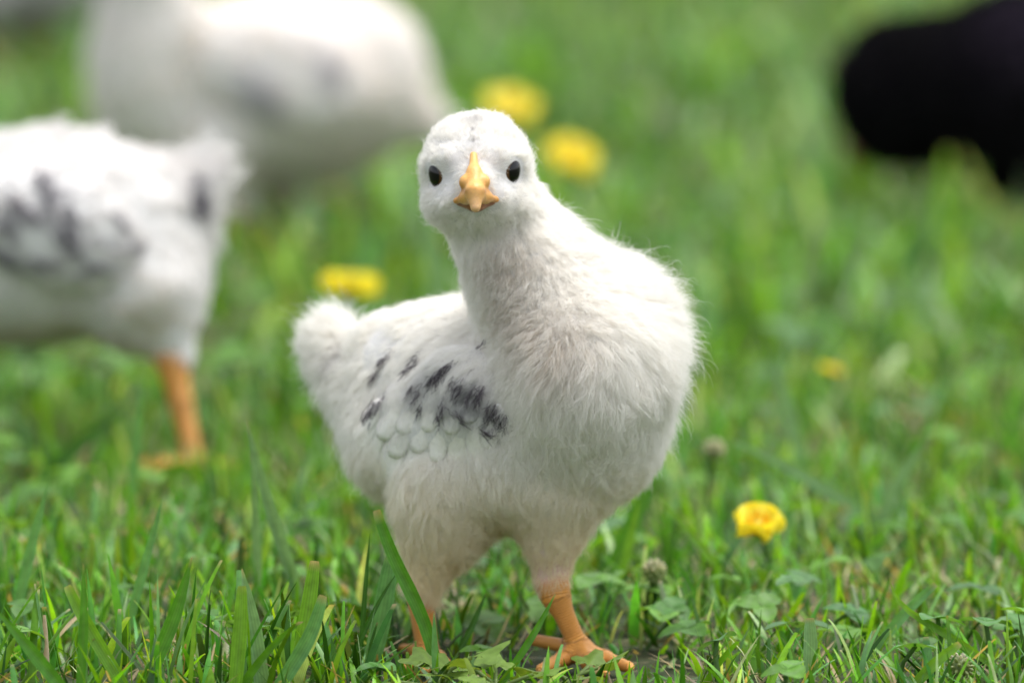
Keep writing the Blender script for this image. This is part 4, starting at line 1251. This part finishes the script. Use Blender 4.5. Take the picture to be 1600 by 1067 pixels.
def lobed_leaf(ln, w, lobes=3):
    """a three-lobed, toothed leaf lying along +X"""
    ang = np.linspace(-2.1, 2.1, 31)
    rr = ln * (.55 + .3 * np.cos(ang * 3) ** 2 + .10 * np.abs(np.sin(ang * 9))) * np.interp(np.abs(ang), [0, 1.2, 2.1], [1, .85, .45])
    V = [[0, 0, 0]]
    for fr in (.35, .7, 1.0):
        for a, r in zip(ang, rr): V.append([r * fr * math.cos(a) + ln * .25, r * fr * math.sin(a) * w / ln, .12 * r * math.cos(a * 3) * fr - .1 * ln * fr * fr])
    n = len(ang); F = []
    T = [[0, 1 + i, 2 + i] for i in range(n - 1)]
    for k in range(2):
        for i in range(n - 1): F.append([1 + k * n + i, 1 + (k + 1) * n + i, 2 + (k + 1) * n + i, 2 + k * n + i])
    return np.array(V), [np.array(T), np.array(F)]

def weed(pxx, pyy, Y, s, n, label):
    g = at(np.array(float(pxx)), np.array(float(pyy)), Y); g[2] = 0
    top = at(np.array(float(pxx)), np.array(float(pyy)), Y)[2]
    root = empty('buttercup_seedling', g, label, 'weed', 'lobed weeds by the chick\'s feet')
    for k in range(n):
        a = k * 6.28 / n + rng.normal(0, .3); r = rng.uniform(.004, .011) * s; z = max(.004, top + rng.normal(0, .0015))
        tip = np.array([math.cos(a) * r, math.sin(a) * r, z])
        V, F = tube([np.zeros(3), tip * [.3, .3, .7], tip], .0005)
        st = pmesh('stem', V, F, np.array([.16, .24, .06]), M_LEAF, root)
        V0, F0 = lobed_leaf(.0075 * s, .0075 * s)
        Vk = V0 @ rot(math.degrees(a), rng.uniform(-10, 25), rng.normal(0, 12)).T
        pmesh('leaf', Vk, F0, np.array([.17, .28, .05]) * rng.uniform(.75, 1.1), M_LEAF, root, tip)
weed(690, 1040, -.06, 1.25, 6, 'light green lobed weed in front of the chick\'s hidden foot')
weed(775, 1052, -.07, 1.0, 4, 'small lobed weed at the bottom edge between the feet')
weed(893, 1050, -.045, 1.1, 5, 'light green lobed weed partly covering the chick\'s toes')

# ------------------------------------------------------------------ single blades that stand out
def hero(label, pts, w, Y, colr, cut=False, tipc=0.0, dY=0.0, nseg=14, face=0.0):
    """a single blade through photo points, tip first, rooted in the ground below the last one"""
    P = np.array([at(np.array(float(a)), np.array(float(b)), Y + dY * i / max(1, len(pts) - 1)) for i, (a, b) in enumerate(pts)])
    last = P[-1]
    if last[2] > .001:
        d = norm(P[-1] - P[-2]); d[2] = min(d[2], -.5)
        P = np.concatenate([P, [last + d * (last[2] + .003) / -d[2]]])
    s = np.concatenate([[0], np.cumsum(np.linalg.norm(np.diff(P, axis=0), axis=1))]); s /= s[-1]
    t = np.concatenate([[0, .008, .02], np.linspace(.05, 1, nseg - 3)])
    C = np.stack([np.interp(t, s, P[:, i]) for i in range(3)], -1)
    for _ in range(2): C[1:-1] = C[1:-1] * .5 + (C[:-2] + C[2:]) * .25
    T = norm(np.gradient(C, axis=0))
    view = norm(CAM - C); side = norm(np.cross(T, view))
    side = norm(side + view * math.sin(face) * .8 + rng.normal(0, .05, 3))
    nr = np.cross(side, T)
    prof = np.interp(t, [0, .02, .1, .4, .8, 1], [.5 if cut else .04, .66 if cut else .16, .8 if cut else .45, 1, .9, .6])
    hw = M(w, Y) * .5 * prof
    V = np.concatenate([C + side * (hw * o)[:, None] + nr * (hw * .3 * (abs(o) - .5) )[:, None] for o in (-1, -.5, 0, .5, 1)])
    F = np.array([[j * nseg + i, (j + 1) * nseg + i, (j + 1) * nseg + i + 1, j * nseg + i + 1] for j in range(4) for i in range(nseg - 1)])
    c = np.tile(np.array(colr), (5 * nseg, 1)); tt = np.tile(t, 5); u = np.repeat(np.linspace(0, 1, 5), nseg)
    mid = np.exp(-((u - .5) / .12) ** 2)[:, None] * .22
    c = c * (1 - mid) + np.array([.16, .26, .10]) * mid
    k = (np.clip(1 - tt / .035, 0, 1) * tipc)[:, None]; c = c * (1 - k) + STRAW * k
    base = C[-1] * [1, 1, 0]
    o = pmesh('grass_blade', V - base, F, c, M_GRASS, None, base, u)
    tag(o, label, 'grass blade', 'single grass blades that stand out')
G1, G2, G3, G4, G5 = (.085, .26, .026), (.13, .32, .11), (.17, .37, .035), (.045, .15, .02), (.19, .35, .19)
hero('dark green blade slanting across the chick\'s half hidden leg', [(588, 797), (612, 868), (640, 920), (668, 980), (682, 1040)], 22, -.035, G1, True, .8)
hero('thin pale upright blade in front of the half hidden foot', [(678, 955), (679, 1000), (681, 1067)], 11, -.055, G2, False, .9)
hero('wide blue green blade behind the dark slanting one', [(612, 868), (602, 930), (592, 990), (570, 1067)], 32, -.02, G2, True, .3)
hero('thin dark blade crossing the wide blue green blade', [(622, 892), (596, 930), (570, 985)], 8, -.03, G4)
hero('thin blade standing left of the wide blue green blade', [(578, 832), (572, 900), (566, 985)], 8, -.02, G4)
hero('tall bluish blade with pale kinked tip left of the chick', [(386, 655), (398, 715), (424, 800), (455, 895)], 21, .06, G5, False, .6)
hero('slim bluish blade forking from the tall kinked one', [(392, 705), (399, 780), (402, 885)], 15, .065, G5, False, .4)
hero('broad pale blade with sharp tip at the bottom left', [(378, 888), (390, 950), (410, 1067)], 28, -.06, G5, False, .9)
hero('broad yellow green blade beside the sharp pale one', [(378, 915), (376, 980), (368, 1067)], 24, -.07, G3, True, .3)
hero('broad blunt cut blade with ragged straw tip', [(492, 876), (482, 950), (462, 1067)], 26, -.05, G3, True, 1)
hero('broad cut blade half hidden behind the ragged one', [(505, 930), (488, 990), (440, 1067)], 24, -.07, G2, True, .8)
hero('long upright blade leaning left at the bottom left', [(300, 870), (275, 960), (228, 1067)], 24, -.065, G1, False, .8)
hero('long soft blade running up behind the leaning one', [(255, 775), (235, 850), (205, 960)], 15, .01, G2)
hero('yellow green blade bent over near the lower left corner', [(105, 915), (135, 975), (190, 1067)], 22, -.07, G3, True, .5)
hero('blade curving in from the left edge near the bottom', [(-8, 950), (40, 1005), (90, 1067)], 22, -.09, G1)
hero('short upright blade at the far left bottom', [(130, 880), (132, 960), (126, 1067)], 16, -.08, G1, False, .7)
hero('pale blade leaning right at the left edge', [(75, 755), (50, 850), (25, 960)], 18, .03, G2)
hero('thin green blade pointing at the chick\'s standing shank', [(868, 927), (838, 985), (790, 1058)], 12, -.05, G1, False, .7)
hero('stout upright blunt blade right of the toes', [(1265, 965), (1267, 1010), (1263, 1080)], 23, -.05, G5, True, .8)
hero('light green blade leaning down to the right, kinked at its top', [(1390, 905), (1400, 945), (1470, 985), (1540, 1030), (1590, 1067)], 13, -.03, G3, False, .6)
hero('broad pale blade crossing left of the kinked one', [(1462, 912), (1420, 950), (1370, 1010)], 17, .0, G2, True, .6)
hero('short cut blade in the lower right corner', [(1500, 1005), (1460, 1035), (1420, 1080)], 18, -.06, G3, True, .8)
hero('thick soft blade leaning against the breast side', [(1030, 705), (1005, 780), (965, 870)], 26, .12, G1, False)
hero('dark blurred blade under the left chick', [(200, 640), (160, 665), (100, 715)], 24, .28, G4)
hero('tall blurred blade in front of the left chick', [(222, 590), (215, 680), (205, 770)], 17, .2, G2)
hero('pale tall blurred blade right of the chick', [(1212, 545), (1226, 620), (1248, 700)], 22, .32, G5)
hero('pale arched blade lying right of the breast', [(1135, 688), (1180, 700), (1236, 732)], 20, .22, G5)
hero('long dark blurred blade at the right', [(1460, 640), (1420, 720), (1400, 790)], 16, .24, G1)
hero('pale short blurred blade at the right', [(1445, 690), (1410, 735), (1395, 770)], 22, .2, G5)
hero('light blade slanting left beside the open buttercup', [(1022, 770), (1060, 810), (1110, 870)], 12, .1, G3)
hero('dim pale blade behind the chick\'s neck', [(664, 330), (678, 400), (690, 470)], 36, .55, G5, True)
hero('thin upright blade between the two legs', [(760, 925), (735, 985), (700, 1045)], 10, .0, G4, False, .4)
hero('stiff blade right of the standing leg', [(1000, 780), (985, 840), (972, 900)], 14, .1, G3)

# ------------------------------------------------------------------ buttercups
def petal_mesh(s, open_):
    """one broad cupped petal rising from the flower's centre"""
    nu, nv = 8, 9; V = []
    for i in range(nu):
        t = i / (nu - 1)
        w = math.sin(math.pi * (0.10 + .74 * t) ** .9) ** .55 * .66 * s
        for j in range(nv):
            q_ = -1 + 2 * j / (nv - 1)
            e = 1 - .12 * q_ * q_ * (t > .8)
            rad = (.05 + open_ * t) * s * e; up = (1 - open_) * s * 1.05 * t ** 1.4 + .02 * s * q_ * q_ * t
            V.append([rad - .20 * s * q_ * q_ * t, w * q_, up])
    F = [[i * nv + j, (i + 1) * nv + j, (i + 1) * nv + j + 1, i * nv + j + 1] for i in range(nu - 1) for j in range(nv - 1)]
    V = np.array(V); n0 = len(V)
    return V, np.array(F)

def buttercup(pxx, pyy, Y, width, open_, tilt, az, label, lean=(.004, .004)):
    c = at(np.array(float(pxx)), np.array(float(pyy)), Y)
    s = M(width, Y) * .5 / (open_ + .18)
    g = np.array([c[0] + lean[0], c[1] + lean[1], -.001])
    root = empty('buttercup', g, label, 'buttercup', 'buttercups in the lawn')
    R = rot(az, 0, 0) @ np.array([[math.cos(tilt), 0, math.sin(tilt)], [0, 1, 0], [-math.sin(tilt), 0, math.cos(tilt)]])
    axis = R @ np.array([0, 0, 1.])
    fb = c - g - axis * s * .35
    t = np.linspace(0, 1, 10)[:, None]
    pts = t * fb + np.array([0, 0, 1]) * 0 + (t * (1 - t)) * np.array([lean[0], lean[1], .006])
    V, F = tube(pts, np.linspace(.0009, .0007, 10))
    pmesh('stem', V, F, np.array([.10, .20, .05]), M_LEAF, root)
    V0, F0 = petal_mesh(s, open_)
    for k in range(5):
        Rk = R @ rotz(k * 2 * math.pi / 5 + .3) @ rot(0, rng.normal(0, 4), rng.normal(3, 2))
        cv = np.tile(np.array([.88, .83, .10]), (len(V0), 1)) * np.linspace(.82, 1.05, 8).repeat(9)[:, None]
        pmesh('petal', V0 @ Rk.T, F0, cv, M_PETAL, root, fb)
        Vs, Fs = leaflet(5, s * .55, s * .25)
        pmesh('sepal', (Vs @ rot(0, 10 + (1 - open_) * 35).T - [0, 0, .0006]) @ (R @ rotz(k * 2 * math.pi / 5 + .95)).T, Fs, np.array([.30, .36, .08]), M_LEAF, root, fb)
    Vc, Fc = uv_sphere(14, 10)
    ctr = pmesh('flower_centre', (Vc * [s * .17, s * .17, s * .15] + [0, 0, s * .17]) @ R.T, Fc, np.array([.62, .56, .04]), M_PETAL, root, fb)
    Vt, Ft, off = [], [], 0
    for k in range(22):
        a = k * 2.4; r = s * (.2 + .12 * (k % 3) / 2)
        e = np.array([math.cos(a) * r, math.sin(a) * r, s * .36]); v, f_ = tube([[math.cos(a) * s * .12, math.sin(a) * s * .12, s * .08], e * [.8, .8, .7], e, e + [0, 0, s * .05]], [.00012, .00012, .00035, .0002], 5)
        Vt.append(v); Ft.append(f_ + off); off += len(v)
    pmesh('stamens', np.concatenate(Vt) @ R.T, np.concatenate(Ft), np.array([.80, .56, .03]), M_PETAL, ctr)

buttercup(1185, 812, .10, 86, .50, .50, -85, 'yellow buttercup open low in the grass at the right')
buttercup(550, 436, .50, 112, .60, .12, 10, 'yellow buttercup just above the chick\'s tail')
buttercup(800, 158, .92, 108, .70, .45, -70, 'upper yellow buttercup, above the chick\'s head')
buttercup(896, 240, .80, 100, .6, .6, -60, 'blurred yellow buttercup right of the chick\'s head')
buttercup(1300, 572, .45, 50, .75, .3, 30, 'small dim yellow buttercup far out on the right')

def clover_bud(pxx, pyy, Y, r, label, pale):
    c = at(np.array(float(pxx)), np.array(float(pyy)), Y)
    g = np.array([c[0] - .002, Y + .003, -.001])
    root = empty('clover_bud', g, label, 'clover bud', 'clover flower heads')
    V, F = tube([np.zeros(3), (c - g) * [.2, .4, .6], c - g - [0, 0, r * .7]], .0006)
    pmesh('stem', V, F, np.array([.12, .20, .06]), M_LEAF, root)
    Vs, Fs = uv_sphere(16, 12)
    bs = pmesh('head', Vs * r * [.8, .8, .85], Fs, np.array([.22, .28, .10]), M_LEAF, root, c - g)
    fl = []
    for k in range(46):     # small florets packed round the head
        z = 1 - 2 * (k + .5) / 46; a = k * 2.39996; d = np.array([math.sqrt(1 - z * z) * math.cos(a), math.sqrt(1 - z * z) * math.sin(a), z])
        v, f_ = uv_sphere(6, 5)
        B = basis(d + [0, 0, .001], (0.1, .9, .3))
        cc = np.array([.62, .60, .46]) if z > pale else np.array([.28, .34, .12])
        pmesh('floret', (v * [r * .16, r * .16, r * .34]) @ B.T + d * r * .85, f_, cc * rng.uniform(.8, 1.1), M_PETAL, bs)
clover_bud(1022, 893, .06, M(19), 'pale clover flower bud beside the chick\'s standing leg', .3)
clover_bud(1500, 1042, -.06, M(20), 'greenish clover bud at the lower right bottom edge', .75)
clover_bud(1116, 702, .22, M(17), 'whitish clover flower head right of the breast', -.2)
